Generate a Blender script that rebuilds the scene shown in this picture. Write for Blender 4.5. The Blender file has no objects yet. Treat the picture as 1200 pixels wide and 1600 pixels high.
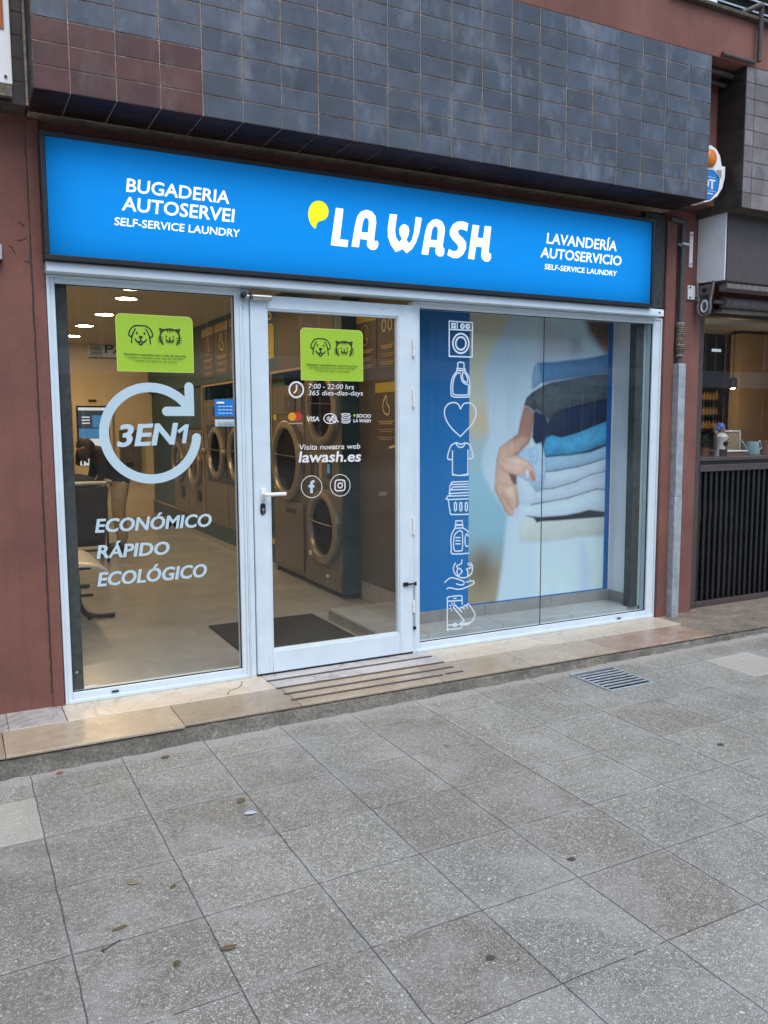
import bpy, bmesh, math, random
import numpy as np
from mathutils import Vector, Matrix
from mathutils.geometry import tessellate_polygon

random.seed(7)
SC = bpy.context.scene
COL = SC.collection
R = math.radians

# ------------------------------------------------------------------ camera, sky, sun, exposure
FPX, YAW, PITCH, ROLL = 1302.80, R(27.4339), R(-6.0724), R(-0.27797)
EYE = Vector((-0.48884, -4.73696, 1.52410))
_f = Vector((math.sin(YAW) * math.cos(PITCH), math.cos(YAW) * math.cos(PITCH), math.sin(PITCH)))
_r = Vector((math.cos(YAW), -math.sin(YAW), 0.0))
_u = _r.cross(_f)
CR = math.cos(ROLL) * _r + math.sin(ROLL) * _u
CU = -math.sin(ROLL) * _r + math.cos(ROLL) * _u
CF = _f
cam_d = bpy.data.cameras.new('camera')
cam_d.sensor_fit = 'VERTICAL'
cam_d.sensor_height = 24.0
cam_d.lens = FPX / 1600.0 * 24.0
cam_d.clip_start = 0.05
cam_d.clip_end = 500
cam = bpy.data.objects.new('camera', cam_d)
M3 = Matrix((CR, CU, -CF)).transposed()
cam.matrix_world = Matrix.Translation(EYE) @ M3.to_4x4()
COL.objects.link(cam)
SC.camera = cam

W = bpy.data.worlds.new('World')
SC.world = W
W.use_nodes = True
nt = W.node_tree
sky = nt.nodes.new('ShaderNodeTexSky')
sky.sky_type = 'NISHITA'
sky.sun_disc = False
sky.sun_elevation = R(58)
sky.sun_rotation = R(180)
sky.air_density = 1.0
sky.dust_density = 1.5
sky.ozone_density = 0.25
nt.links.new(sky.outputs[0], nt.nodes['Background'].inputs[0])
nt.nodes['Background'].inputs[1].default_value = 0.13

sun_d = bpy.data.lights.new('sun', 'SUN')
sun_d.energy = 0.9
sun_d.angle = R(40)
sun_d.color = (1.0, 0.98, 0.88)
sun = bpy.data.objects.new('sun', sun_d)
sun.rotation_euler = (R(90 - 58), 0, 0)
sun.location = (0, -10, 12)
COL.objects.link(sun)

SC.view_settings.view_transform = 'Standard'
SC.view_settings.look = 'None'
SC.view_settings.exposure = 0.92
SC.view_settings.gamma = 1
SC.view_settings.use_curve_mapping = False
SC.render.engine = 'CYCLES'
SC.cycles.use_denoising = True
SC.cycles.max_bounces = 10
SC.cycles.transparent_max_bounces = 16


def at(px, py, axis, val):
    """Where the sight line through a photo pixel (1200x1600) meets a plane of the place."""
    d = CF + (px - 600) / FPX * CR - (py - 800) / FPX * CU
    t = (val - EYE[axis]) / d[axis]
    return EYE + d * t


# ------------------------------------------------------------------ materials
def srgb(r, g, b):
    def c(v):
        v /= 255.0
        return v / 12.92 if v <= 0.04045 else ((v + 0.055) / 1.055) ** 2.4
    return (c(r), c(g), c(b))


def new_mat(name):
    m = bpy.data.materials.new(name)
    m.use_nodes = True
    n = m.node_tree
    b = n.nodes['Principled BSDF']
    return m, n, b


def N(n, t, **k):
    x = n.nodes.new(t)
    for a, v in k.items():
        setattr(x, a, v)
    return x


def ramp(n, src, stops):
    r = N(n, 'ShaderNodeValToRGB')
    el = r.color_ramp.elements
    while len(el) < len(stops):
        el.new(0.5)
    for e, (p, c) in zip(el, stops):
        e.position = p
        e.color = (*c, 1) if len(c) == 3 else c
    n.links.new(src, r.inputs[0])
    return r


def noise(n, vec, scale, detail=4, rough=0.55, dist=0):
    t = N(n, 'ShaderNodeTexNoise')
    t.inputs['Scale'].default_value = scale
    t.inputs['Detail'].default_value = detail
    t.inputs['Roughness'].default_value = rough
    t.inputs['Distortion'].default_value = dist
    if vec is not None:
        n.links.new(vec, t.inputs['Vector'])
    return t


def mathn(n, op, a, b=None, c=None):
    m = N(n, 'ShaderNodeMath', operation=op)
    for i, v in enumerate((a, b, c)):
        if v is None:
            continue
        if isinstance(v, (int, float)):
            m.inputs[i].default_value = v
        else:
            n.links.new(v, m.inputs[i])
    return m.outputs[0]


def mixc(n, fac, a, b, mode='MIX'):
    m = N(n, 'ShaderNodeMix', data_type='RGBA', blend_type=mode)
    for i, v in ((0, fac), (6, a), (7, b)):
        if isinstance(v, (int, float)):
            m.inputs[i].default_value = v
        elif isinstance(v, tuple):
            m.inputs[i].default_value = (*v, 1)
        else:
            n.links.new(v, m.inputs[i])
    return m.outputs[2]


def bump(n, b, h, strength=0.3, dist=0.005):
    bp = N(n, 'ShaderNodeBump')
    bp.inputs['Strength'].default_value = strength
    bp.inputs['Distance'].default_value = dist
    n.links.new(h, bp.inputs['Height'])
    n.links.new(bp.outputs[0], b.inputs['Normal'])


def geo_pos(n):
    return N(n, 'ShaderNodeNewGeometry').outputs['Position']


def pbr(name, col, rough=0.5, metal=0.0, var=0.12, scale=6, bmp=0.0, bscale=80, spec=0.5, tint=False):
    m, n, b = new_mat(name)
    p = geo_pos(n)
    t = noise(n, p, scale, 5)
    lo = tuple(c * (1 - var) for c in col)
    hi = tuple(min(1, c * (1 + var)) for c in col)
    r = ramp(n, t.outputs[0], [(0.3, lo), (0.7, hi)])
    out = r.outputs[0]
    if tint:
        a = N(n, 'ShaderNodeAttribute', attribute_name='tint')
        out = mixc(n, 1.0, out, a.outputs['Color'], 'MULTIPLY')
    n.links.new(out, b.inputs['Base Color'])
    t2 = noise(n, p, scale * 3.1, 3)
    rr = mathn(n, 'MULTIPLY_ADD', t2.outputs[0], 0.16, max(0.02, rough - 0.08))
    n.links.new(rr, b.inputs['Roughness'])
    b.inputs['Metallic'].default_value = metal
    b.inputs['Specular IOR Level'].default_value = spec
    if bmp:
        t3 = noise(n, p, bscale, 6, 0.6)
        bump(n, b, t3.outputs[0], bmp, 0.01)
    return m


def emis(name, col, strength, base=None, rough=0.4):
    m, n, b = new_mat(name)
    b.inputs['Base Color'].default_value = (*(base or col), 1)
    b.inputs['Emission Color'].default_value = (*col, 1)
    b.inputs['Emission Strength'].default_value = strength
    b.inputs['Roughness'].default_value = rough
    return m


def glass_mat(name, tint=(0.95, 0.965, 0.96), boost=1.0):
    m = bpy.data.materials.new(name)
    m.use_nodes = True
    n = m.node_tree
    n.nodes.clear()
    o = N(n, 'ShaderNodeOutputMaterial')
    tr = N(n, 'ShaderNodeBsdfTransparent')
    tr.inputs[0].default_value = (*tint, 1)
    gl = N(n, 'ShaderNodeBsdfGlossy')
    gl.inputs['Roughness'].default_value = 0.0
    fr = N(n, 'ShaderNodeFresnel')
    fr.inputs[0].default_value = 1.5
    g = N(n, 'ShaderNodeNewGeometry')
    inv = mathn(n, 'SUBTRACT', 1.0, g.outputs['Backfacing'])
    fac = mathn(n, 'MULTIPLY', mathn(n, 'MULTIPLY', fr.outputs[0], 0.9 * boost), inv)
    dust = N(n, 'ShaderNodeBsdfDiffuse')
    dust.inputs[0].default_value = (0.7, 0.72, 0.74, 1)
    dn = noise(n, g.outputs['Position'], 2.2, 7, 0.68, 1.5)
    dr = ramp(n, dn.outputs[0], [(0.42, (0.003, 0.003, 0.003)), (0.75, (0.028, 0.028, 0.028))])
    md = N(n, 'ShaderNodeMixShader')
    n.links.new(mathn(n, 'MULTIPLY', dr.outputs[0], inv), md.inputs[0])
    n.links.new(tr.outputs[0], md.inputs[1])
    n.links.new(dust.outputs[0], md.inputs[2])
    mx = N(n, 'ShaderNodeMixShader')
    n.links.new(fac, mx.inputs[0])
    n.links.new(md.outputs[0], mx.inputs[1])
    n.links.new(gl.outputs[0], mx.inputs[2])
    n.links.new(mx.outputs[0], o.inputs[0])
    return m


def stucco(name, col):
    m, n, b = new_mat(name)
    p = geo_pos(n)
    big = noise(n, p, 1.6, 6, 0.62)
    r = ramp(n, big.outputs[0], [(0.26, tuple(c * 0.7 for c in col)), (0.5, col), (0.74, tuple(c * 1.28 for c in col))])
    st = N(n, 'ShaderNodeMapping')
    n.links.new(p, st.inputs[0])
    st.inputs['Scale'].default_value = (14, 14, 0.8)
    streak = noise(n, st.outputs[0], 1.0, 4)
    sr = ramp(n, streak.outputs[0], [(0.52, (0, 0, 0)), (0.72, (0.25, 0.25, 0.25))])
    c2 = mixc(n, sr.outputs[0], r.outputs[0], tuple(c * 0.6 for c in col))
    gn = noise(n, p, 130, 5, 0.7)
    gr_ = ramp(n, gn.outputs[0], [(0.4, (0.84, 0.84, 0.84)), (0.6, (1.1, 1.1, 1.1))])
    c2 = mixc(n, 1.0, c2, gr_.outputs[0], 'MULTIPLY')
    n.links.new(c2, b.inputs['Base Color'])
    b.inputs['Roughness'].default_value = 0.88
    f = noise(n, p, 95, 6, 0.65)
    g = noise(n, p, 14, 3)
    h = mathn(n, 'ADD', mathn(n, 'MULTIPLY', f.outputs[0], 0.6), mathn(n, 'MULTIPLY', g.outputs[0], 0.8))
    bump(n, b, h, 0.5, 0.006)
    return m


def tile_mat(name, col, rough=0.32, haze=(0.55, 0.58, 0.62), amount=0.5, spec=0.5):
    """Glazed tile: per-tile tint attribute, faint lime streaks running down."""
    m, n, b = new_mat(name)
    p = geo_pos(n)
    a = N(n, 'ShaderNodeAttribute', attribute_name='tint')
    t = noise(n, p, 9, 6, 0.65)
    r = ramp(n, t.outputs[0], [(0.3, tuple(c * 0.72 for c in col)), (0.7, tuple(c * 1.25 for c in col))])
    c = mixc(n, 1.0, r.outputs[0], a.outputs['Color'], 'MULTIPLY')
    st = N(n, 'ShaderNodeMapping')
    n.links.new(p, st.inputs[0])
    st.inputs['Scale'].default_value = (11, 11, 4.5)
    s = noise(n, st.outputs[0], 1.0, 6, 0.7, 0.4)
    cloud = noise(n, p, 2.3, 3)
    s2 = mathn(n, 'MULTIPLY', s.outputs[0], cloud.outputs[0])
    sr = ramp(n, s2, [(0.25, (0, 0, 0)), (0.44, (amount, amount, amount))])
    c2 = mixc(n, sr.outputs[0], c, tuple(0.45 * h for h in haze))
    n.links.new(c2, b.inputs['Base Color'])
    rr = mathn(n, 'MULTIPLY_ADD', s2, 0.7, rough - 0.1)
    n.links.new(rr, b.inputs['Roughness'])
    b.inputs['Specular IOR Level'].default_value = spec
    w = noise(n, p, 22, 3)
    bump(n, b, w.outputs[0], 0.12, 0.006)
    return m


def marble(name, c0, c1, vein, rough=0.28):
    m, n, b = new_mat(name)
    p = geo_pos(n)
    a = N(n, 'ShaderNodeAttribute', attribute_name='tint')
    t = noise(n, p, 3.4, 8, 0.62, 1.2)
    r = ramp(n, t.outputs[0], [(0.25, c0), (0.5, tuple((x + y) / 2 for x, y in zip(c0, c1))), (0.75, c1)])
    v = noise(n, p, 2.1, 10, 0.55, 2.4)
    band = mathn(n, 'ABSOLUTE', mathn(n, 'SUBTRACT', v.outputs[0], 0.5))
    vr = ramp(n, band, [(0.0, (0.6, 0.6, 0.6)), (0.022, (0, 0, 0))])
    c = mixc(n, vr.outputs[0], r.outputs[0], vein)
    c = mixc(n, 1.0, c, a.outputs['Color'], 'MULTIPLY')
    d = noise(n, p, 26, 5, 0.7)
    dr = ramp(n, d.outputs[0], [(0.56, (0, 0, 0)), (0.75, (0.3, 0.3, 0.3))])
    c = mixc(n, dr.outputs[0], c, tuple(x * 0.55 for x in c0))
    n.links.new(c, b.inputs['Base Color'])
    rn = noise(n, p, 5, 5, 0.7)
    n.links.new(mathn(n, 'MULTIPLY_ADD', rn.outputs[0], 0.35, rough - 0.12), b.inputs['Roughness'])
    bump(n, b, d.outputs[0], 0.08, 0.003)
    return m


def paving():
    m, n, b = new_mat('exposed_aggregate_paving')
    p = geo_pos(n)
    sx = N(n, 'ShaderNodeSeparateXYZ')
    n.links.new(p, sx.inputs[0])
    wob = noise(n, p, 9, 4, 0.6)
    wv = mathn(n, 'MULTIPLY_ADD', wob.outputs[0], 0.012, -0.006)
    S = 0.4145
    X = mathn(n, 'DIVIDE', mathn(n, 'ADD', mathn(n, 'ADD', sx.outputs[0], 0.235), wv), S)
    Y = mathn(n, 'DIVIDE', mathn(n, 'ADD', mathn(n, 'ADD', sx.outputs[1], 1.305), wv), S)
    ix, iy = mathn(n, 'FLOOR', X), mathn(n, 'FLOOR', Y)
    fx, fy = mathn(n, 'FRACT', X), mathn(n, 'FRACT', Y)
    ex = mathn(n, 'MINIMUM', fx, mathn(n, 'SUBTRACT', 1.0, fx))
    ey = mathn(n, 'MINIMUM', fy, mathn(n, 'SUBTRACT', 1.0, fy))
    # the joints across the columns are fainter and partly filled
    jn = noise(n, p, 4.5, 6, 0.7)
    eyw = mathn(n, 'MULTIPLY_ADD', mathn(n, 'GREATER_THAN', jn.outputs[0], 0.55), 0.006, ey)
    e = mathn(n, 'MINIMUM', ex, eyw)
    groove = ramp(n, e, [(0.0, (1, 1, 1)), (0.0026, (0.72, 0.72, 0.72)), (0.0058, (0, 0, 0))])
    edge = ramp(n, e, [(0.0, (1, 1, 1)), (0.09, (0, 0, 0))])
    cell = N(n, 'ShaderNodeCombineXYZ')
    n.links.new(ix, cell.inputs[0])
    n.links.new(iy, cell.inputs[1])
    wn = N(n, 'ShaderNodeTexWhiteNoise')
    n.links.new(cell.outputs[0], wn.inputs['Vector'])
    # stones
    rot = N(n, 'ShaderNodeVectorMath', operation='MULTIPLY_ADD')
    n.links.new(wn.outputs['Color'], rot.inputs[0])
    rot.inputs[1].default_value = (7, 7, 7)
    warp = noise(n, p, 55, 2)
    wadd = N(n, 'ShaderNodeVectorMath', operation='MULTIPLY_ADD')
    n.links.new(warp.outputs['Color'], wadd.inputs[0])
    wadd.inputs[1].default_value = (0.02, 0.02, 0.0)
    n.links.new(p, wadd.inputs[2])
    n.links.new(wadd.outputs[0], rot.inputs[2])
    vo = N(n, 'ShaderNodeTexVoronoi')
    vo.inputs['Scale'].default_value = 126
    n.links.new(rot.outputs[0], vo.inputs['Vector'])
    ve = N(n, 'ShaderNodeTexVoronoi', feature='DISTANCE_TO_EDGE')
    ve.inputs['Scale'].default_value = 126
    n.links.new(rot.outputs[0], ve.inputs['Vector'])
    sep = N(n, 'ShaderNodeSeparateColor')
    n.links.new(vo.outputs['Color'], sep.inputs[0])
    stones = ramp(n, sep.outputs[0], [(0.0, (0.27, 0.268, 0.238)), (0.3, (0.36, 0.358, 0.325)), (0.65, (0.44, 0.44, 0.405)), (0.96, (0.53, 0.53, 0.495)), (0.992, (0.70, 0.70, 0.67))])
    gap = ramp(n, ve.outputs[0], [(0.0, (1, 1, 1)), (0.20, (0, 0, 0))])
    c = mixc(n, mathn(n, 'MULTIPLY', gap.outputs[0], 0.85), stones.outputs[0], (0.115, 0.113, 0.097))
    # tile to tile
    tv = ramp(n, wn.outputs['Value'], [(0.0, (0.88, 0.86, 0.84)), (0.5, (1, 1, 1)), (1.0, (1.10, 1.10, 1.09))])
    c = mixc(n, 1.0, c, tv.outputs[0], 'MULTIPLY')
    # lime bloom
    bl = noise(n, p, 2.6, 6, 0.62, 0.6)
    blr = ramp(n, bl.outputs[0], [(0.48, (0, 0, 0)), (0.70, (0.46, 0.46, 0.46))])
    c = mixc(n, blr.outputs[0], c, (0.46, 0.465, 0.46))
    en = noise(n, p, 7, 4, 0.6)
    eb = mathn(n, 'MULTIPLY', edge.outputs[0], mathn(n, 'MULTIPLY', ramp(n, en.outputs[0], [(0.42, (0, 0, 0)), (0.62, (1, 1, 1))]).outputs[0], 0.42))
    c = mixc(n, eb, c, (0.47, 0.475, 0.48))
    # dark dirt
    dn = noise(n, p, 1.3, 5, 0.6)
    dr = ramp(n, dn.outputs[0], [(0.3, (0.26, 0.26, 0.26)), (0.48, (0, 0, 0))])
    c = mixc(n, dr.outputs[0], c, (0.13, 0.122, 0.112))
    # two newer pale slabs
    for (a, d) in ((-1, 0), (10, 0)):
        k = mathn(n, 'MULTIPLY', mathn(n, 'COMPARE', ix, float(a), 0.1), mathn(n, 'COMPARE', iy, float(d), 0.1))
        c = mixc(n, mathn(n, 'MULTIPLY', k, 0.42), c, (0.68, 0.66, 0.58))
    # mortar smeared along the foot of the step
    mn = noise(n, p, 3.6, 9, 0.72)
    yy = mathn(n, 'MULTIPLY_ADD', mn.outputs[0], 0.22, mathn(n, 'ADD', sx.outputs[1], -0.062))
    mr = ramp(n, mathn(n, 'ADD', yy, 1.0), [(0.325, (0, 0, 0)), (0.375, (0.6, 0.6, 0.6))])
    c = mixc(n, mr.outputs[0], c, (0.46, 0.445, 0.42))
    c = mixc(n, mathn(n, 'MULTIPLY', groove.outputs[0], mathn(n, 'MULTIPLY_ADD', jn.outputs[0], 1.05, -0.12)), c, (0.045, 0.041, 0.036))
    n.links.new(c, b.inputs['Base Color'])
    b.inputs['Roughness'].default_value = 0.72
    h = mathn(n, 'SUBTRACT', mathn(n, 'MULTIPLY', ramp(n, ve.outputs[0], [(0, (0, 0, 0)), (0.3, (1, 1, 1))]).outputs[0], 0.5), mathn(n, 'MULTIPLY', groove.outputs[0], 2.2))
    bump(n, b, h, 0.9, 0.004)
    return m


def tiled_floor(name, col, S=0.6, joint=(0.3, 0.28, 0.25), rough=0.25):
    m, n, b = new_mat(name)
    p = geo_pos(n)
    sx = N(n, 'ShaderNodeSeparateXYZ')
    n.links.new(p, sx.inputs[0])
    X = mathn(n, 'DIVIDE', mathn(n, 'ADD', sx.outputs[0], 0.13), S)
    Y = mathn(n, 'DIVIDE', mathn(n, 'ADD', sx.outputs[1], 0.25), S)
    fx, fy = mathn(n, 'FRACT', X), mathn(n, 'FRACT', Y)
    ex = mathn(n, 'MINIMUM', fx, mathn(n, 'SUBTRACT', 1.0, fx))
    ey = mathn(n, 'MINIMUM', fy, mathn(n, 'SUBTRACT', 1.0, fy))
    e = mathn(n, 'MINIMUM', ex, ey)
    g = mathn(n, 'LESS_THAN', e, 0.0042)
    t = noise(n, p, 2.2, 7, 0.65, 0.8)
    r = ramp(n, t.outputs[0], [(0.3, tuple(c * 0.82 for c in col)), (0.7, tuple(c * 1.12 for c in col))])
    c = mixc(n, g, r.outputs[0], joint)
    n.links.new(c, b.inputs['Base Color'])
    b.inputs['Roughness'].default_value = rough
    return m


def concrete(name, col, rough=0.9):
    m, n, b = new_mat(name)
    p = geo_pos(n)
    t = noise(n, p, 6, 10, 0.75)
    r = ramp(n, t.outputs[0], [(0.3, tuple(c * 0.42 for c in col)), (0.5, col), (0.68, tuple(c * 1.55 for c in col))])
    f = noise(n, p, 75, 6, 0.75)
    fr = ramp(n, f.outputs[0], [(0.42, (0.75, 0.75, 0.75)), (0.58, (0, 0, 0))])
    c = mixc(n, fr.outputs[0], r.outputs[0], tuple(c * 0.5 for c in col))
    ch = noise(n, p, 16, 5, 0.7)
    cr = ramp(n, ch.outputs[0], [(0.6, (0, 0, 0)), (0.68, (0.6, 0.6, 0.6))])
    c = mixc(n, cr.outputs[0], c, tuple(min(0.6, c * 2.0) for c in col))
    n.links.new(c, b.inputs['Base Color'])
    b.inputs['Roughness'].default_value = rough
    h = mathn(n, 'ADD', t.outputs[0], mathn(n, 'MULTIPLY', f.outputs[0], 0.6))
    bump(n, b, h, 1.0, 0.02)
    return m


MT = {}
MT['red'] = stucco('red_brown_stucco', (0.200, 0.086, 0.068))
MT['red_rough'] = stucco('coarse_red_stucco', (0.215, 0.094, 0.077))
MT['tile_blue'] = tile_mat('slate_blue_tile', (0.058, 0.072, 0.094), 0.27, (0.55, 0.64, 0.78), 0.5)
MT['tile_red'] = tile_mat('ox_red_tile', (0.082, 0.024, 0.018), 0.28, (0.55, 0.5, 0.5), 0.25)
MT['tile_dark'] = tile_mat('brown_black_tile', (0.035, 0.030, 0.027), 0.4, (0.4, 0.38, 0.36), 0.35)
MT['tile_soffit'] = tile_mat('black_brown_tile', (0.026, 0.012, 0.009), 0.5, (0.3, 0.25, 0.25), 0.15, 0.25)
MT['pipe_dark'] = pbr('dark_grey_pipe', (0.075, 0.082, 0.09), 0.5, 0.2, 0.2, 18)
MT['marble_pink'] = marble('pinkish_worn_marble', (0.27, 0.185, 0.135), (0.42, 0.31, 0.24), (0.5, 0.42, 0.36), 0.24)
MT['vinyl_ice'] = pbr('ice_white_vinyl', (0.62, 0.76, 0.84), 0.5, 0, 0.01)
MT['tile_mauve'] = tile_mat('mauve_grey_tile', (0.165, 0.148, 0.143), 0.42, (0.8, 0.8, 0.85), 0.55)
MT['grout'] = concrete('beige_grout', (0.50, 0.39, 0.31))
MT['grout_dk'] = concrete('dark_grout', (0.13, 0.105, 0.085))
MT['white'] = pbr('white_powder_coat', (0.645, 0.755, 0.83), 0.35, 0, 0.05, 7)
MT['plastic_white'] = pbr('white_plastic', (0.82, 0.83, 0.84), 0.3, 0, 0.03, 3)
MT['black'] = pbr('black_plastic', (0.012, 0.012, 0.014), 0.4, 0, 0.2)
MT['rubber'] = pbr('grey_rubber', (0.075, 0.07, 0.075), 0.75, 0, 0.2, 40, 0.2, 200)
MT['chrome'] = pbr('brushed_metal', (0.55, 0.55, 0.55), 0.28, 1.0, 0.08)
MT['steel'] = pbr('galvanised_steel', (0.42, 0.47, 0.51), 0.5, 0.4, 0.22, 18)
MT['spangle'] = pbr('spangled_galvanised_steel', (0.055, 0.066, 0.068), 0.6, 0.3, 0.3, 30)
MT['inox'] = pbr('machine_steel', (0.165, 0.155, 0.14), 0.38, 0.45, 0.06, 2)
MT['ringmetal'] = pbr('porthole_steel', (0.27, 0.25, 0.22), 0.34, 0.5, 0.05, 2)
MT['drum'] = pbr('dark_drum', (0.03, 0.027, 0.024), 0.3, 0.3, 0.2)
MT['teal'] = pbr('teal_paint', (0.018, 0.072, 0.088), 0.5, 0, 0.06, 2)
MT['teal_lt'] = pbr('teal_lettering', (0.03, 0.14, 0.2), 0.5, 0, 0.03)
MT['cream'] = pbr('cream_wall_paint', (0.78, 0.66, 0.47), 0.75, 0, 0.04, 1.5, 0.05, 120)
MT['ceiling'] = pbr('ceiling_paint', (0.50, 0.47, 0.42), 0.8, 0, 0.03, 1)
MT['white_wall'] = pbr('white_wall_paint', (0.84, 0.88, 0.90), 0.7, 0, 0.05, 3, 0.06, 120)
MT['dark_wall'] = pbr('umber_wall_panel', (0.085, 0.073, 0.06), 0.6, 0, 0.05, 1)
MT['poster_brown'] = pbr('brown_poster_print', (0.085, 0.062, 0.043), 0.5, 0, 0.05)
MT['tan'] = pbr('tan_trim', (0.42, 0.30, 0.17), 0.5, 0, 0.05)
MT['yellow'] = pbr('yellow_print', (0.50, 0.40, 0.03), 0.5, 0, 0.03)
MT['skirting'] = pbr('grey_skirting_tile', (0.30, 0.30, 0.295), 0.35, 0, 0.12, 8)
MT['floor'] = tiled_floor('beige_floor_tile', (0.36, 0.375, 0.39), 0.6)
MT['plinth_floor'] = tiled_floor('grey_floor_tile', (0.42, 0.445, 0.46), 0.62, (0.2, 0.2, 0.2))
MT['mat'] = pbr('charcoal_doormat', (0.022, 0.023, 0.024), 0.95, 0, 0.35, 120, 0.6, 400)
MT['vinyl'] = pbr('white_vinyl', (0.80, 0.82, 0.84), 0.5, 0, 0.01)
MT['vinyl_blue'] = pbr('pale_blue_vinyl', (0.50, 0.66, 0.74), 0.5, 0, 0.02)
MT['lime'] = pbr('lime_green_print', (0.36, 0.60, 0.035), 0.45, 0, 0.02)
MT['lime_edge'] = pbr('lime_edge', (0.62, 0.68, 0.15), 0.45, 0, 0.02)
MT['ink'] = pbr('black_ink', (0.012, 0.022, 0.012), 0.5, 0, 0.02)
MT['orange'] = pbr('orange_print', (0.7, 0.32, 0.02), 0.5, 0, 0.02)
MT['redink'] = pbr('red_print', (0.55, 0.03, 0.02), 0.5, 0, 0.02)
MT['blueink'] = pbr('blue_print', (0.0, 0.20, 0.62), 0.45, 0, 0.02)
MT['blueink2'] = pbr('dark_blue_print', (0.0, 0.07, 0.21), 0.45, 0, 0.02)
MT['screen_blue'] = emis('screen_blue', (0.05, 0.22, 0.50), 0.3)
MT['screen_white'] = emis('screen_white', (0.55, 0.65, 0.75), 0.4)
MT['screen_dark'] = emis('screen_dark', (0.03, 0.05, 0.08), 0.3)
def acrylic(name, col, front):
    """opal sheet: lets the tubes behind it through, and scatters the daylight a little"""
    m = bpy.data.materials.new(name)
    m.use_nodes = True
    n = m.node_tree
    n.nodes.clear()
    o = N(n, 'ShaderNodeOutputMaterial')
    tr = N(n, 'ShaderNodeBsdfTranslucent')
    tr.inputs[0].default_value = (*col, 1)
    df = N(n, 'ShaderNodeBsdfDiffuse')
    df.inputs[0].default_value = (*front, 1)
    ad = N(n, 'ShaderNodeAddShader')
    n.links.new(tr.outputs[0], ad.inputs[0])
    n.links.new(df.outputs[0], ad.inputs[1])
    n.links.new(ad.outputs[0], o.inputs[0])
    return m


MT['sign_blue'] = acrylic('blue_acrylic', (0.010, 0.272, 0.84), (0.0, 0.05, 0.14))
MT['sign_white'] = emis('lit_white_acrylic', (1.0, 0.97, 0.84), 0.45)
MT['sign_yellow'] = emis('lit_yellow_acrylic', (0.80, 0.83, 0.0), 0.42)
MT['lamp'] = emis('lit_lamp', (1.0, 0.69, 0.36), 80)
MT['glass'] = glass_mat('window_glass', boost=1.45)
MT['glass_display'] = glass_mat('display_glass', boost=0.95)
MT['porthole'] = glass_mat('porthole_glass', (0.5, 0.47, 0.42), 1.2)
MT['marble_pale'] = marble('pale_cream_marble', (0.56, 0.48, 0.37), (0.66, 0.59, 0.48), (0.36, 0.31, 0.25), 0.26)
MT['marble_grey'] = marble('grey_white_marble', (0.38, 0.36, 0.35), (0.52, 0.50, 0.49), (0.15, 0.14, 0.14), 0.4)
MT['marble_tan'] = marble('tan_marble', (0.33, 0.265, 0.19), (0.47, 0.395, 0.30), (0.5, 0.42, 0.32), 0.24)
MT['kerb'] = concrete('weathered_concrete', (0.25, 0.237, 0.205))
MT['stone'] = concrete('worn_grey_stone', (0.30, 0.255, 0.20), 0.8)
MT['crack'] = pbr('dark_crack', (0.05, 0.045, 0.04), 0.9, 0, 0.1)
MT['paving'] = paving()
MT['brown_metal'] = pbr('brown_painted_metal', (0.075, 0.06, 0.058), 0.5, 0.1, 0.12, 14)
MT['awning_end'] = pbr('pale_awning_end', (0.80, 0.84, 0.88), 0.45, 0.0, 0.06, 5)
MT['awning_grey'] = pbr('aged_grey_aluminium', (0.17, 0.165, 0.155), 0.55, 0.3, 0.3, 30)
MT['fabric_grey'] = pbr('grey_awning_cloth', (0.14, 0.135, 0.125), 0.9, 0, 0.15, 20)
MT['dark_slat'] = pbr('black_slat', (0.018, 0.019, 0.021), 0.35, 0.2, 0.2)
MT['ochre_wall'] = pbr('ochre_wall', (0.36, 0.265, 0.155), 0.8, 0, 0.08, 3)
MT['dark_wood'] = pbr('dark_wood', (0.03, 0.02, 0.016), 0.5, 0, 0.3, 12)
MT['amber_bottle'] = pbr('amber_bottle', (0.34, 0.22, 0.07), 0.25, 0, 0.2)
MT['leaf_dry'] = pbr('dry_leaf', (0.17, 0.115, 0.06), 0.8, 0, 0.3, 60)
MT['leaf_pale'] = pbr('pale_leaf', (0.30, 0.27, 0.15), 0.8, 0, 0.3, 60)
MT['leaf_olive'] = pbr('olive_leaf', (0.10, 0.10, 0.035), 0.8, 0, 0.3, 60)
MT['litter_blue'] = pbr('pale_blue_scrap', (0.55, 0.62, 0.70), 0.7, 0, 0.1)
MT['gum'] = pbr('dark_gum', (0.065, 0.063, 0.063), 0.8, 0, 0.2)
MT['skin'] = pbr('skin', (0.36, 0.19, 0.12), 0.5, 0, 0.06)
MT['hair'] = pbr('dark_hair', (0.012, 0.009, 0.008), 0.45, 0, 0.3, 60, 0.6, 150)
MT['black_cloth'] = pbr('black_cloth', (0.012, 0.013, 0.015), 0.9, 0, 0.25, 25, 0.3, 60)
MT['beige_cloth'] = pbr('beige_trouser_cloth', (0.40, 0.33, 0.22), 0.85, 0, 0.12, 12, 0.3, 50)
MT['navy_cloth'] = pbr('navy_cloth', (0.012, 0.02, 0.05), 0.85, 0, 0.2)
MT['leather'] = pbr('black_leather', (0.015, 0.014, 0.014), 0.4, 0, 0.1)
MT['terracotta'] = pbr('terracotta', (0.30, 0.10, 0.045), 0.7, 0, 0.12, 20)
MT['plant'] = pbr('plant_green', (0.05, 0.10, 0.035), 0.6, 0, 0.2)
MT['pale_blue'] = pbr('pale_blue_enamel', (0.35, 0.48, 0.52), 0.35, 0, 0.06)
MT['fig_blue'] = pbr('blue_glaze', (0.10, 0.18, 0.50), 0.3, 0, 0.1)
MT['fig_white'] = pbr('white_glaze', (0.70, 0.68, 0.64), 0.3, 0, 0.1)
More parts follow.
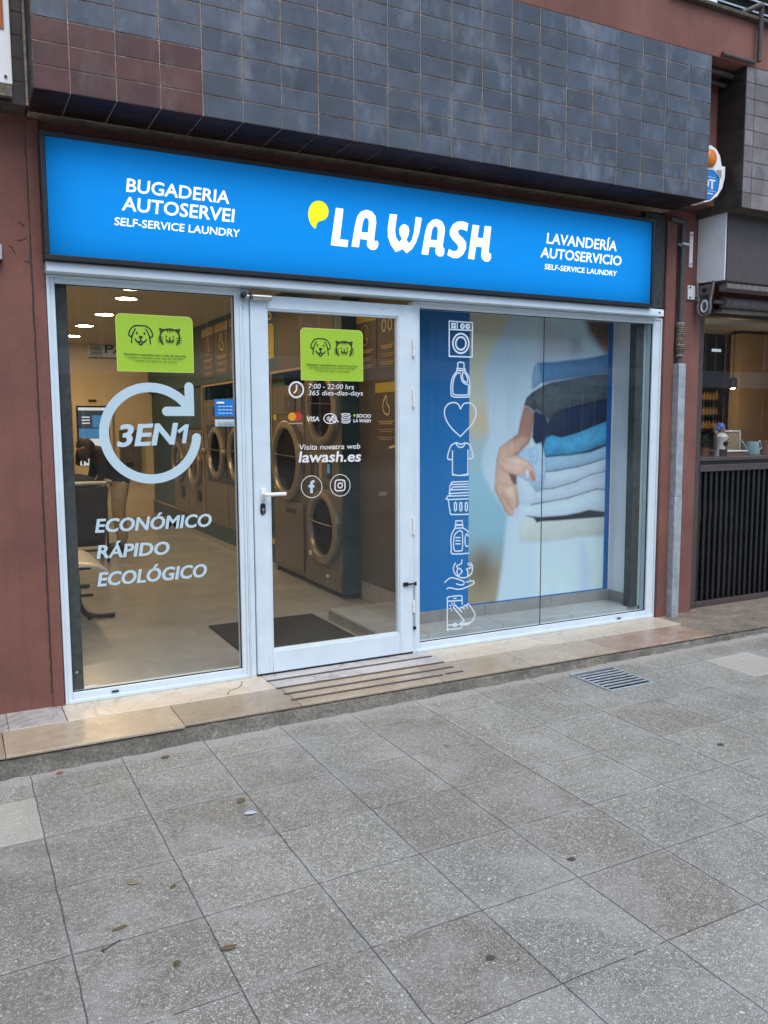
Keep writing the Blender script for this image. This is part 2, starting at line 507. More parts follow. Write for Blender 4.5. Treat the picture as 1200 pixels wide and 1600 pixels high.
MT['rust'] = pbr('old_rust_orange', (0.42, 0.13, 0.05), 0.7, 0, 0.2, 15)
MT['amber'] = pbr('amber_lens', (0.66, 0.20, 0.0), 0.35, 0, 0.08, 20)
MT['wood'] = pbr('reddish_wood', (0.30, 0.12, 0.055), 0.5, 0, 0.25, 16)
MT['opp_wall'] = pbr('opposite_wall', (0.13, 0.11, 0.10), 0.9, 0, 0.15, 0.5)
MT['opp_glass'] = pbr('opposite_window', (0.03, 0.035, 0.04), 0.15, 0, 0.1)


# ------------------------------------------------------------------ mesh helpers
class MB:
    def __init__(s):
        s.v, s.f, s.m, s.mats, s.tint, s.lay = [], [], [], [], [], 0

    def mi(s, mat):
        mat = MT[mat]
        if mat not in s.mats:
            s.mats.append(mat)
        return s.mats.index(mat)

    def add(s, vs, fs, mat, tint=None):
        o = len(s.v)
        s.v += [tuple(v) for v in vs]
        k = s.mi(mat)
        for f in fs:
            s.f.append(tuple(i + o for i in f))
            s.m.append(k)
            s.tint.append(tint or (1, 1, 1))

    def poly(s, pts, mat):
        s.add(pts, [tuple(range(len(pts)))], mat)

    def box(s, x0, x1, y0, y1, z0, z1, mat, tint=None):
        vs = [(x, y, z) for z in (z0, z1) for y in (y0, y1) for x in (x0, x1)]
        fs = [(0, 2, 3, 1), (4, 5, 7, 6), (0, 1, 5, 4), (2, 6, 7, 3), (0, 4, 6, 2), (1, 3, 7, 5)]
        s.add(vs, fs, mat, tint)

    def hexa(s, b, t, mat, tint=None):
        """bottom quad + top quad, same order"""
        s.add(list(b) + list(t), [(3, 2, 1, 0), (4, 5, 6, 7), (0, 1, 5, 4), (1, 2, 6, 5), (2, 3, 7, 6), (3, 0, 4, 7)], mat, tint)

    def prism(s, pts, d, mat):
        """closed outline pts (3D, planar) pushed by vector d"""
        n = len(pts)
        d = Vector(d)
        q = [Vector(p) for p in pts]
        t = tessellate_polygon([q])
        fs = [tuple(i) for i in t] + [tuple(i + n for i in reversed(k)) for k in t]
        fs += [(i, (i + 1) % n, (i + 1) % n + n, i + n) for i in range(n)]
        s.add(q + [p + d for p in q], fs, mat)

    def lathe(s, prof, c, axis, mat, n=28, ang=2 * math.pi):
        """prof: (radius, height along axis)"""
        a = Vector(axis).normalized()
        e1 = a.orthogonal().normalized()
        e2 = a.cross(e1)
        vs, fs = [], []
        for r, h in prof:
            for i in range(n):
                t = ang * i / n
                vs.append(Vector(c) + a * h + (e1 * math.cos(t) + e2 * math.sin(t)) * max(r, 1e-5))
        for j in range(len(prof) - 1):
            for i in range(n):
                fs.append((j * n + i, j * n + (i + 1) % n, (j + 1) * n + (i + 1) % n, (j + 1) * n + i))
        s.add(vs, fs, mat)

    def cyl(s, p0, p1, r, mat, n=14, r1=None):
        p0, p1 = Vector(p0), Vector(p1)
        L = (p1 - p0).length
        s.lathe([(0, 0), (r, 0), (r if r1 is None else r1, L), (0, L)], p0, p1 - p0, mat, n)

    def tube(s, path, r, mat, n=10, closed=False):
        P = [Vector(p) for p in path]
        m = len(P)
        vs, fs = [], []
        prev = None
        for i, p in enumerate(P):
            a = P[(i + 1) % m] if closed or i + 1 < m else p
            b = P[i - 1] if closed or i > 0 else p
            t = (a - b).normalized()
            e1 = t.orthogonal().normalized() if prev is None else (prev - t * prev.dot(t)).normalized()
            prev = e1
            e2 = t.cross(e1)
            for k in range(n):
                q = 2 * math.pi * k / n
                vs.append(p + (e1 * math.cos(q) + e2 * math.sin(q)) * r)
        for i in range(m if closed else m - 1):
            j = (i + 1) % m
            for k in range(n):
                fs.append((i * n + k, i * n + (k + 1) % n, j * n + (k + 1) % n, j * n + k))
        if not closed:
            fs.append(tuple(reversed(range(n))))
            fs.append(tuple((m - 1) * n + k for k in range(n)))
        s.add(vs, fs, mat)

    def ball(s, c, r, mat, sq=(1, 1, 1), n=16):
        k = n // 2
        prof = [(math.sin(math.pi * i / k), -math.cos(math.pi * i / k)) for i in range(k + 1)]
        o = len(s.v)
        s.lathe([(a * r, b * r) for a, b in prof], (0, 0, 0), (0, 0, 1), mat, n)
        for i in range(o, len(s.v)):
            v = s.v[i]
            s.v[i] = (c[0] + v[0] * sq[0], c[1] + v[1] * sq[1], c[2] + v[2] * sq[2])

    def build(s, name, parent=None, bevel=0, recalc=True, smooth=True, seg=2):
        me = bpy.data.meshes.new(name)
        me.from_pydata(s.v, [], s.f)
        for m in s.mats:
            me.materials.append(m)
        me.polygons.foreach_set('material_index', s.m)
        ca = me.color_attributes.new('tint', 'FLOAT_COLOR', 'CORNER')
        arr = []
        for p in me.polygons:
            arr += [c for _ in range(p.loop_total) for c in (*s.tint[p.index], 1.0)]
        ca.data.foreach_set('color', arr)
        if recalc:
            bm = bmesh.new()
            bm.from_mesh(me)
            bmesh.ops.recalc_face_normals(bm, faces=bm.faces)
            bm.to_mesh(me)
            bm.free()
        if smooth:
            me.shade_smooth()
            me.set_sharp_from_angle(angle=R(38))
        me.update()
        o = bpy.data.objects.new(name, me)
        COL.objects.link(o)
        if parent is not None:
            o.parent = parent
            o.matrix_parent_inverse = Matrix.Translation(parent.location).inverted() if parent.parent is None and parent.type == 'EMPTY' else Matrix.Identity(4)
        if bevel:
            md = o.modifiers.new('bevel', 'BEVEL')
            md.width = bevel
            md.segments = seg
            md.limit_method = 'ANGLE'
            md.angle_limit = R(40)
            md.harden_normals = False
        return o


def tag(o, label=None, cat=None, group=None, kind=None):
    for k, v in (('label', label), ('category', cat), ('group', group), ('kind', kind)):
        if v:
            o[k] = v
    return o


def thing(name, label, cat, loc=(0, 0, 0), group=None):
    o = bpy.data.objects.new(name, None)
    o.empty_display_size = 0.1
    COL.objects.link(o)
    o.location = loc
    tag(o, label, cat, group)
    return o


# ---- flat print: letters, strokes and outlines laid on a plane
def on_y(y0):
    return lambda u, v, d: (u, y0 - d, v)            # faces the street


def on_x(x0):
    return lambda u, v, d: (x0 - d, -u, v)           # faces left; u runs towards the street


EPS = 0.00035


def fill(mb, pl, loops, mat, base=0.002):
    mb.lay += 1
    d = base + mb.lay * EPS
    L3 = [[Vector((p[0], p[1], 0)) for p in l] for l in loops]
    tri = tessellate_polygon(L3)
    flat = [p for l in L3 for p in l]
    fs = []
    for t in tri:
        a, b, c = (flat[i] for i in t)
        if (b - a).cross(c - a).z < 0:
            t = (t[0], t[2], t[1])
        fs.append(tuple(t))
    mb.add([pl(p.x, p.y, d) for p in flat], fs, mat)


def cat(pts, closed=False, n=6):
    """Catmull-Rom through the points"""
    P = [Vector((p[0], p[1])) for p in pts]
    m = len(P)
    out = []
    for i in range(m if closed else m - 1):
        if closed:
            a, b, c, d = P[i - 1], P[i], P[(i + 1) % m], P[(i + 2) % m]
        else:
            a, b, c, d = P[max(0, i - 1)], P[i], P[i + 1], P[min(m - 1, i + 2)]
        for k in range(n):
            t = k / n
            out.append(0.5 * ((2 * b) + (c - a) * t + (2 * a - 5 * b + 4 * c - d) * t * t + (3 * b - a - 3 * c + d) * t ** 3))
    if not closed:
        out.append(P[-1])
    return [(p.x, p.y) for p in out]


def stroke(mb, pl, pts, w, mat, closed=False, caps=True, base=0.002):
    P = [Vector((p[0], p[1])) for p in pts]
    Q = [P[0]]
    for p in P[1:]:
        if (p - Q[-1]).length > 1e-6:
            Q.append(p)
    if closed and (Q[0] - Q[-1]).length < 1e-6:
        Q.pop()
    P = Q
    m = len(P)
    if m < 2:
        return
    mb.lay += 1
    d = base + mb.lay * EPS
    h = w / 2
    Ls, Rs = [], []
    for i in range(m):
        a = P[i - 1] if (closed or i > 0) else None
        c = P[(i + 1) % m] if (closed or i + 1 < m) else None
        t0 = (P[i] - a).normalized() if a is not None else None
        t1 = (c - P[i]).normalized() if c is not None else None
        t0 = t0 or t1
        t1 = t1 or t0
        n0, n1 = Vector((-t0.y, t0.x)), Vector((-t1.y, t1.x))
        nn = n0 + n1
        if nn.length < 1e-4:
            nn = n0
        nn.normalize()
        k = h / max(0.45, nn.dot(n0))
        Ls.append(P[i] + nn * k)
        Rs.append(P[i] - nn * k)
    vs = [pl(p.x, p.y, d) for p in Ls] + [pl(p.x, p.y, d) for p in Rs]
    fs = []
    for i in range(m if closed else m - 1):
        j = (i + 1) % m
        fs.append((i, m + i, m + j, j))
    mb.add(vs, fs, mat)
    if caps and not closed:
        for p, q in ((P[0], P[1]), (P[-1], P[-2])):
            t = (p - q).normalized()
            n = Vector((-t.y, t.x))
            arc = []
            for k in range(9):
                a = math.pi * k / 8 - math.pi / 2
                arc.append(p + (t * math.cos(a) + n * math.sin(a)) * h)
            mb.add([pl(x.x, x.y, d) for x in arc], [tuple(range(9))], mat)


def circ(c, r, n=28, ry=None, a0=0, a1=360):
    ry = ry or r
    full = abs(a1 - a0) >= 360
    k = n if full else n + 1
    return [(c[0] + r * math.cos(R(a0 + (a1 - a0) * i / n)), c[1] + ry * math.sin(R(a0 + (a1 - a0) * i / n))) for i in range(k)]


_tcache = {}


def glyphs(s, bold):
    key = (s, bold)
    if key in _tcache:
        return _tcache[key]
    c = bpy.data.curves.new('t', 'FONT')
    c.body = s
    c.size = 1
    c.offset = bold
    c.resolution_u = 3
    c.fill_mode = 'FRONT' if hasattr(c, 'fill_mode') else c.fill_mode
    o = bpy.data.objects.new('t', c)
    COL.objects.link(o)
    bpy.context.view_layer.update()
    me = bpy.data.meshes.new_from_object(o.evaluated_get(bpy.context.evaluated_depsgraph_get()))
    vs = [(v.co.x, v.co.y) for v in me.vertices]
    fs = []
    for p in me.polygons:
        i = list(p.vertices)
        a, b, cc = (Vector((*vs[k], 0)) for k in i[:3])
        if p.normal.z < 0:
            i.reverse()
        fs.append(tuple(i))
    bpy.data.objects.remove(o)
    bpy.data.curves.remove(c)
    bpy.data.meshes.remove(me)
    _tcache[key] = (vs, fs)
    return vs, fs


def text(mb, pl, s, u0, u1, v0, v1, mat, shear=0.0, bold=0.012, base=0.002, rise=0.0):
    """string whose left/right ends lie at u0/u1, baseline at v0, cap height to v1; rise = baseline climb u0..u1"""
    vs, fs = glyphs(s, min(bold, 0.022))
    hv, _ = glyphs('H', min(bold, 0.022))
    cap = max(p[1] for p in hv)
    x0, x1 = min(p[0] for p in vs), max(p[0] for p in vs)
    mb.lay += 1
    d = base + mb.lay * EPS
    H = v1 - v0
    span = max(1e-6, (u1 - u0) - max(0, shear) * H * 0.6)
    sw = 0.0
    if bold > 0.03:
        sw = (bold - 0.02) * H * 0.9
    out = []
    for x, y in vs:
        k = (x - x0) / (x1 - x0)
        v = v0 + y / cap * H + rise * k
        out.append((u0 + k * span + shear * (y / cap) * H, v))
    for i, q in enumerate((0,) if not sw else (-sw, 0, sw)):
        mb.lay += 1 if i else 0
        mb.add([pl(u + q, v, d + i * EPS) for u, v in out], fs, mat)


def A(pts, y, ox=0.0, oy=0.0, k=1.0):
    """photo outline (crop pixels, crop origin ox,oy, crop scale k) -> (x, z) on the plane y"""
    out = []
    for a, b in pts:
        p = at(ox + a * k, oy + b * k, 1, y)
        out.append((p.x, p.z))
    return out


def AX(pts, x):
    out = []
    for a, b in pts:
        p = at(a, b, 0, x)
        out.append((-p.y, p.z))
    return out


def textpx(mb, s, lb, rb, lt, y, mat, bold=0.012, base=0.002, sh=None):
    """text measured on the photo: left-bottom, right-bottom, left-top corners of its capitals"""
    (x0, z0), (x1, z1), (xt, zt) = A([lb, rb, lt], y)
    H = zt - z0
    if sh is None:
        sh = (xt - x0) / H
    hh = max(0, sh) * H * 0.6
    text(mb, on_y(y), s, x0, x1 + hh, z0, zt, mat, sh, bold, base, z1 - z0)


def tiles(mb, org, U, V, Nn, nu, nv, su, sv, gap, matf, thick=0.0034, u_first=None, jit=0.0009):
    org, U, V, Nn = Vector(org), Vector(U), Vector(V), Vector(Nn)
    us = [0.0]
    if u_first:
        us.append(u_first)
    while len(us) < nu + 1:
        us.append(us[-1] + su)
    rnd = random.Random(int(1000 * (abs(org.x) + abs(org.y) + abs(org.z))) + nu)
    for i in range(nu):
        for j in range(nv):
            a0, a1 = us[i] + gap / 2, us[i + 1] - gap / 2
            b0, b1 = j * sv + gap / 2, (j + 1) * sv - gap / 2
            m = matf(i, j)
            k = rnd.uniform(0.78, 1.18)
            tint = (k * rnd.uniform(0.95, 1.05), k, k * rnd.uniform(0.95, 1.07))
            c = 0.0012
            hs = [thick + rnd.uniform(-jit, jit) for _ in range(4)]
            q = [(a0, b0), (a1, b0), (a1, b1), (a0, b1)]
            qi = [(a0 + c, b0 + c), (a1 - c, b0 + c), (a1 - c, b1 - c), (a0 + c, b1 - c)]
            bot = [org + U * a + V * b for a, b in q]
            mid = [org + U * a + V * b + Nn * (h - c) for (a, b), h in zip(q, hs)]
            top = [org + U * a + V * b + Nn * h for (a, b), h in zip(qi, hs)]
            fs = [(8, 9, 10, 11)]
            for s0 in (0, 4):
                fs += [(s0 + x, s0 + (x + 1) % 4, s0 + 4 + (x + 1) % 4, s0 + 4 + x) for x in range(4)]
            mb.add(bot + mid + top, fs, m, tint)


# ================================================================== GROUND
def gz(x):
    return -0.108 + 0.011 * x


g = MB()
HX0, HX1, HY0, HY1 = 2.934, 3.286, -1.066, -0.694
for a0, a1, b0, b1 in ((-40, HX0, -45, -0.5), (HX1, 60, -45, -0.5), (HX0, HX1, -45, HY0), (HX0, HX1, HY1, -0.5)):
    g.poly([(a0, b0, gz(a0)), (a1, b0, gz(a1)), (a1, b1, gz(a1)), (a0, b1, gz(a0))], 'paving')
tag(g.build('pavement', recalc=False), 'grey exposed aggregate slab pavement in front of the laundry', None, None, 'structure')

step = thing('doorstep', 'low stone step of cream and tan marble along the shop front', 'step', (0, 0, 0))
step['kind'] = 'structure'
kb = MB()
rk = random.Random(3)
xs = [-6 + 0.05 * i for i in range(int(14 / 0.05) + 1)]
rows = []
for x in xs:
    off = 0.012 if x < 0.5 else 0.0
    top = -0.0165
    b = gz(x) - 0.03
    j = lambda s=0.006: rk.uniform(-s, s)
    rows.append([(x, -0.585 - off + j(0.003), top), (x, -0.606 - off + j(), top - 0.012 + j(.003)), (x, -0.611 - off + j(), (top + b) / 2 + j()), (x, -0.618 - off + j(0.01), b + 0.03 + j(.004)), (x, -0.65 - off + j(0.02), b)])
vs = [p for r_ in rows for p in r_]
fs = []
for i in range(len(rows) - 1):
    for k in range(4):
        a = i * 5 + k
        fs.append((a, a + 1, a + 6, a + 5))
kb.add(vs, fs, 'kerb')
kb.build('concrete_kerb', step)
# marble slabs; joints measured along the front
def slab(x0, x1, y0, y1, zt, mat, name, th=0.032, skew=0.0):
    b = MB()
    t = random.Random(int(x0 * 100 + y0 * 31)).uniform(0.86, 1.08)
    b.hexa([(x0, y0, zt - th), (x1, y0, zt - th), (x1, y1, zt - th), (x0, y1, zt - th)], [(x0, y0, zt), (x1, y0, zt), (x1, y1, zt), (x0, y1, zt)], mat, (t, t, t))
    return b.build(name, step, 0.003)
for x0, x1, m in ((-6, -0.92, 'marble_grey'), (-0.918, -0.3, 'marble_grey'), (-0.298, -0.024, 'marble_grey'), (-0.02, 1.118, 'marble_pale'), (1.121, 2.262, 'marble_grey'), (2.265, 3.12, 'marble_pale'), (3.123, 4.37, 'marble_pale')):
    slab(x0, x1, -0.272, 0.085, 0.0, m, 'pale_marble_slab')
for x0, x1, dy in ((-6, -1.2, .02), (-1.197, -0.335, .02), (-0.332, 0.5, .02), (0.503, 1.14, 0), (1.143, 2.05, 0), (2.053, 2.72, 0), (2.723, 3.42, 0), (3.423, 4.33, 0)):
    slab(x0, x1, -0.606 - dy, -0.2745, -0.0015, 'marble_pink' if x0 > 3 else 'marble_tan', 'tan_marble_slab', 0.014)
slab(4.333, 8, -0.606, -0.2745, -0.0015, 'stone', 'worn_stone_slab', 0.014)
slab(4.375, 8, -0.272, 0.2, 0.0, 'stone', 'worn_stone_slab')
for y, x0, x1 in ((-0.134, 1.11, 2.244), (-0.284, 1.116, 2.248), (-0.402, 1.118, 2.245), (-0.515, 1.117, 2.10), (-0.507, 2.125, 2.25)):
    b = MB()
    z = 0.0 if y > -0.27 else -0.0015
    if y == -0.284:
        z = -0.0015
    b.box(x0, x1, y - 0.0095, y + 0.0095, z + 0.0003, z + 0.0042, 'rubber')
    b.build('anti_slip_strip', step)
b = MB()
stroke(b, lambda u, v, d: (u, v, 0.0005 + d), [(0.83, -0.262), (0.86, -0.2), (0.93, -0.165), (0.965, -0.11), (0.98, -0.06)], 0.005, 'crack', caps=False, base=0.0004)
stroke(b, lambda u, v, d: (u, v, 0.0005 + d), [(1.48, -0.2), (1.50, -0.235), (1.53, -0.25)], 0.004, 'crack', caps=False, base=0.0004)
b.build('crack', step, recalc=False)

# ================================================================== BUILDING
bld = thing('shop_building', 'red brown stuccoed building with a slate tiled fascia over the shops', 'building')
b = MB()
b.box(-8, 0.0, 0.0, 0.30, -0.12, 3.2, 'red')
b.build('stucco_pier', bld, 0.006)
b = MB()
b.box(-0.062, -0.004, -0.012, 0.0, -0.02, 3.06, 'red')      # the slightly proud strip beside the window
b.build('stucco_strip', bld, 0.004)
b = MB()
b.box(4.352, 4.76, 0.0, 0.30, -0.12, 3.12, 'red_rough')
b.build('stucco_pier', bld, 0.01)
b = MB()
b.box(4.352, 4.452, -0.03, 0.0, -0.02, 3.05, 'red')
b.build('stucco_strip', bld, 0.004)
b = MB()
b.box(0.0, 4.352, 0.03, 0.30, 2.378, 3.2, 'red')              # behind the lit sign
b.build('lintel', bld)
# fascia body + tiles
FX0, FX1, FY, FZ0, FZ1 = -0.057, 4.32, -0.42, 3.07, 4.033
b = MB()
b.box(FX0 + 0.002, FX1 - 0.002, FY + 0.002, 0.28, FZ0 + 0.003, FZ1 - 0.001, 'grout')
def fm(i, j):
    return 'tile_red' if (i < 4 and j < 3) else 'tile_blue'
tiles(b, (FX0, FY + 0.002, FZ0), (1, 0, 0), (0, 0, 1), (0, -1, 0), 21, 9, 0.2108, 0.107, 0.0062, fm, u_first=0.161)
tiles(b, (FX0 + 0.002, FY, FZ0), (0, 1, 0), (0, 0, 1), (-1, 0, 0), 2, 9, 0.13, 0.107, 0.006, lambda i, j: 'tile_dark')
tiles(b, (FX1 - 0.002, -0.18, FZ0), (0, -1, 0), (0, 0, 1), (1, 0, 0), 1, 9, 0.24, 0.107, 0.006, lambda i, j: 'tile_dark')
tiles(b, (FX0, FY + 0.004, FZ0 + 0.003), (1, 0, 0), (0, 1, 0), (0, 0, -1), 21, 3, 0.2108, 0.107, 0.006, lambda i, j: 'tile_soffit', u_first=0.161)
b.build('tiled_fascia', bld)
b = MB()
b.box(-8, FX0 - 0.012, -0.155, 0.28, 3.075, 4.033, 'grout_dk')
tiles(b, (FX0 - 0.012, -0.153, 3.075), (-1, 0, 0), (0, 0, 1), (0, -1, 0), 30, 9, 0.2108, 0.107, 0.006, lambda i, j: 'tile_dark')
b.box(FX0 - 0.012, FX0 - 0.001, -0.165, -0.155, 3.075, 4.03, 'grout')
b.build('tiled_fascia', bld)
b = MB()
b.box(-8, 9, -0.415, 0.3, 4.036, 4.335, 'red')
b.box(-8, 3.9, -0.415, 0.3, 4.335, 10, 'red')
b.box(6.4, 9, -0.415, 0.3, 4.335, 10, 'red')
b.box(3.9, 6.4, -0.415, 0.3, 5.7, 10, 'red')
b.box(3.9, 6.4, 0.1, 0.3, 4.335, 5.7, 'red')
b.build('stucco_wall', bld, 0.004)
b = MB()
b.box(3.9, 6.4, -0.455, 0.1, 4.336, 4.362, 'grout_dk')
b.build('window_sill', bld, 0.005)
# recess and the tiled column at the right
b = MB()
b.box(4.32, 4.70, -0.17, 0.0, 3.122, 4.033, 'red')
b.build('recess_wall', bld)
b = MB()
b.box(4.672, 9, -0.418, 0.3, 3.062, 4.034, 'grout_dk')
tiles(b, (4.67, -0.4165, 3.06), (1, 0, 0), (0, 0, 1), (0, -1, 0), 20, 9, 0.2108, 0.108, 0.006, lambda i, j: 'tile_mauve', u_first=0.09)
tiles(b, (4.673, -0.172, 3.06), (0, -1, 0), (0, 0, 1), (-1, 0, 0), 1, 9, 0.245, 0.108, 0.005, lambda i, j: 'tile_dark')
b.build('tiled_column', bld)
b = MB()
b.box(4.76, 9, 0.16, 0.30, 2.42, 3.062, 'red')
b.box(7.6, 9, 0.0, 0.30, -0.12, 2.42, 'red')
b.build('lintel', bld)

# upper window shutter
sh = thing('window_shutter', 'pale slatted window shutter above the tiled fascia at top right', 'shutter', (5.2, -0.3, 4.37))
b = MB()
for i in range(14):
    z = 4.385 + i * 0.075
    b.hexa([(4.43, -0.33, z), (6.38, -0.33, z), (6.38, -0.28, z + 0.028), (4.43, -0.28, z + 0.028)], [(4.43, -0.33, z + 0.011), (6.38, -0.33, z + 0.011), (6.38, -0.28, z + 0.039), (4.43, -0.28, z + 0.039)], 'steel')
b.build('slats', sh)
b = MB()
b.box(4.43, 6.38, -0.22, -0.2, 4.37, 5.6, 'black')
b.build('dark_backing', sh)
b = MB()
b.box(4.02, 4.42, -0.36, -0.24, 4.37, 5.6, 'plastic_white')
b.build('shutter_frame', sh, 0.006)

# ================================================================== LIT SIGN
SIGN_W = 4.4
SY = -0.12
sg = thing('illuminated_sign', 'long lit blue shop sign with white lettering in a black frame', 'sign', (2.07, -0.06, 2.36))
SX0, SX1, SZ0, SZ1 = -0.012, 4.14, 2.358, 2.987
b = MB()
t = 0.026
b.box(SX0, SX1, SY, 0.028, SZ0, SZ0 + t, 'black')
b.box(SX0, SX1, SY, 0.028, SZ1 - t, SZ1, 'black')
b.box(SX0, SX0 + t, SY, 0.028, SZ0 + t, SZ1 - t, 'black')
b.box(SX1 - t, SX1, SY, 0.028, SZ0 + t, SZ1 - t, 'black')
b.build('frame', sg, 0.003)
b = MB()
FYS = SY + 0.012
b.poly([(SX0 + t, FYS, SZ0 + t), (SX1 - t, FYS, SZ0 + t), (SX1 - t, FYS, SZ1 - t), (SX0 + t, FYS, SZ1 - t)], 'sign_blue')
b.build('light_panel', sg, recalc=False)
tl = bpy.data.lights.new('sign_tubes', 'AREA')
tl.shape = 'RECTANGLE'
tl.size = 4.1
tl.size_y = 0.57
tl.energy = SIGN_W
tl.color = (1.0, 0.98, 0.94)
to = bpy.data.objects.new('sign_tubes', tl)
COL.objects.link(to)
to.location = (2.065, 0.022, 2.61)
to.rotation_euler = (R(-90), 0, 0)
to.parent = sg
to.matrix_parent_inverse = Matrix.Translation(sg.location).inverted()
b = MB()
def LW(pts):
    return A(pts, FYS, 470, 290, 320 / 1200)
fill(b, on_y(FYS), [LW(cat([(205, 130), (249, 137)], False, 1)) + LW([(228, 315), (277, 320), (272, 361), (175, 349)])], 'sign_white')
fill(b, on_y(FYS), [LW([(296, 357), (318, 225), (330, 180), (352, 152), (385, 142), (415, 152), (437, 180), (441, 215), (428, 318), (437, 330), (445, 322), (454, 335), (450, 360), (435, 376), (410, 376), (392, 362), (386, 345), (389, 318), (346, 313), (339, 362)]), LW([(353, 275), (362, 215), (372, 193), (385, 188), (396, 200), (398, 220), (393, 275)])], 'sign_white')
fill(b, on_y(FYS), [LW([(520, 166), (563, 171), (551, 262), (555, 300), (575, 333), (592, 312), (577, 285), (575, 255), (588, 232), (607, 226), (628, 238), (634, 265), (628, 295), (617, 318), (633, 340), (650, 318), (662, 270), (672, 184), (708, 190), (692, 280), (675, 330), (650, 372), (618, 397), (596, 372), (555, 390), (525, 345), (510, 300), (508, 255)])], 'sign_white')
fill(b, on_y(FYS), [LW([(706, 402), (728, 270), (742, 228), (768, 202), (795, 196), (825, 210), (841, 240), (842, 270), (830, 355), (836, 372), (840, 368), (838, 400), (828, 415), (805, 415), (789, 398), (787, 380), (790, 362), (752, 358), (744, 407)]), LW([(758, 318), (767, 262), (777, 242), (790, 238), (800, 250), (802, 268), (797, 322)])], 'sign_white')
fill(b, on_y(FYS), [LW(cat([(980, 222), (972, 268)], False, 1)) + LW([(950, 258), (928, 256), (918, 270), (925, 288), (950, 310), (967, 335), (966, 370), (948, 405), (920, 425), (890, 425), (857, 408), (866, 372), (890, 385), (912, 383), (922, 365), (915, 345), (890, 320), (872, 292), (872, 262), (888, 230), (915, 212), (948, 210)])], 'sign_white')
fill(b, on_y(FYS), [LW([(1005, 230), (1044, 235), (1033, 305), (1066, 310), (1076, 237), (1114, 241), (1098, 390), (1104, 400), (1112, 398), (1113, 425), (1100, 445), (1078, 446), (1060, 430), (1055, 408), (1060, 362), (1025, 357), (1014, 434), (978, 428)])], 'sign_white')
fill(b, on_y(FYS), [LW(cat([(100, 90), (130, 97), (152, 120), (161, 150), (155, 180), (138, 200), (115, 208), (95, 218), (84, 252), (65, 237), (48, 205), (42, 165), (50, 125), (72, 98)], True, 3))], 'sign_yellow')
b.build('logo_lettering', sg, recalc=False, smooth=False)
b = MB()
for s, lb, rb, lt in (('BUGADERIA', (197, 299), (358, 318.5), (200, 278.8)), ('AUTOSERVEI', (190, 328), (365, 347), (197, 307.5)), ('SELF-SERVICE LAUNDRY', (178.5, 351.5), (374, 370.5), (180.5, 339.5)),
                      ('LAVANDERÍA', (853.5, 380), (963, 392.5), (856, 364)), ('AUTOSERVICIO', (844, 401.5), (970, 415), (848, 386.5)), ('SELF-SERVICE LAUNDRY', (850.5, 420.5), (963, 431.5), (852, 412.5))):
    textpx(b, s, lb, rb, lt, FYS, 'sign_white', 0.014 if 'SELF' not in s else 0.008, sh=0.11)
    b.build('lettering', sg, recalc=False, smooth=False)
    b = MB()
b = MB()
b.box(4.143, 4.35, -0.012, 0.03, 2.376, 3.06, 'spangle')
b.box(4.20, 4.215, -0.022, -0.012, 2.38, 2.98, 'spangle')
for x, z in ((4.30, 2.42), (4.275, 2.405)):
    b.cyl((x, -0.012, z), (x, -0.018, z), 0.008, 'black', 8)
tag(b.build('metal_plate', None, 0.003), 'dark grey metal plate closing the wall right of the blue sign', 'plate')

# ================================================================== SHOP FRONT
hd = thing('header_trim', 'white aluminium trim running across the top of the shop front', 'trim', (2.2, 0, 2.31))
b = MB()
b.prism([(-0.004, -0.088, 2.304), (-0.004, -0.088, 2.346), (-0.004, -0.08, 2.3565), (-0.004, 0.029, 2.3565), (-0.004, 0.029, 2.304)], (at(1037, 490, 1, -0.085).x + 0.004, 0, 0), 'white')
b.build('profile', hd, 0.003)
b = MB()
b.box(0.0, 4.35, -0.004, 0.03, 2.3005, 2.3035, 'steel')
b.build('joint_strip', hd)
b = MB()
b.cyl((4.235, -0.087, 2.33), (4.235, -0.092, 2.33), 0.007, 'black', 8)
b.build('screw', hd)


def frame_member(b, x0, x1, z0, z1, y0=0.0, y1=0.07, mat='white'):
    b.box(x0, x1, y0, y1, z0, z1, mat)


def fixed_window(label, X0, X1, G0, G1, zb, zt, gz0, gz1):
    w = thing('shop_window', label, 'window', ((X0 + X1) / 2, 0.03, 0.0))
    b = MB()
    frame_member(b, X0, G0, zb, zt)
    frame_member(b, G1, X1, zb, zt)
    frame_member(b, G0, G1, zb, gz0)
    frame_member(b, G0, G1, gz1, zt)
    # raised outer lip and glazing bead
    l = 0.016
    b.box(X0, X0 + l, -0.009, 0.0, zb, zt, 'white')
    b.box(X1 - l, X1, -0.009, 0.0, zb, zt, 'white')
    b.box(X0 + l, X1 - l, -0.012, 0.0, zb, zb + 0.022, 'white')
    b.box(X0 + l, X1 - l, -0.009, 0.0, zt - 0.012, zt, 'white')
    b.build('frame', w, 0.0035)
    b = MB()
    s = 0.005
    b.box(G0 - 0.001, G0 + s, 0.012, 0.02, gz0, gz1, 'black')
    b.box(G1 - s, G1 + 0.001, 0.012, 0.02, gz0, gz1, 'black')
    b.box(G0 + s, G1 - s, 0.012, 0.02, gz0 - 0.001, gz0 + s, 'black')
    b.box(G0 + s, G1 - s, 0.012, 0.02, gz1 - s, gz1 + 0.001, 'black')
    b.build('gasket', w)
    return w


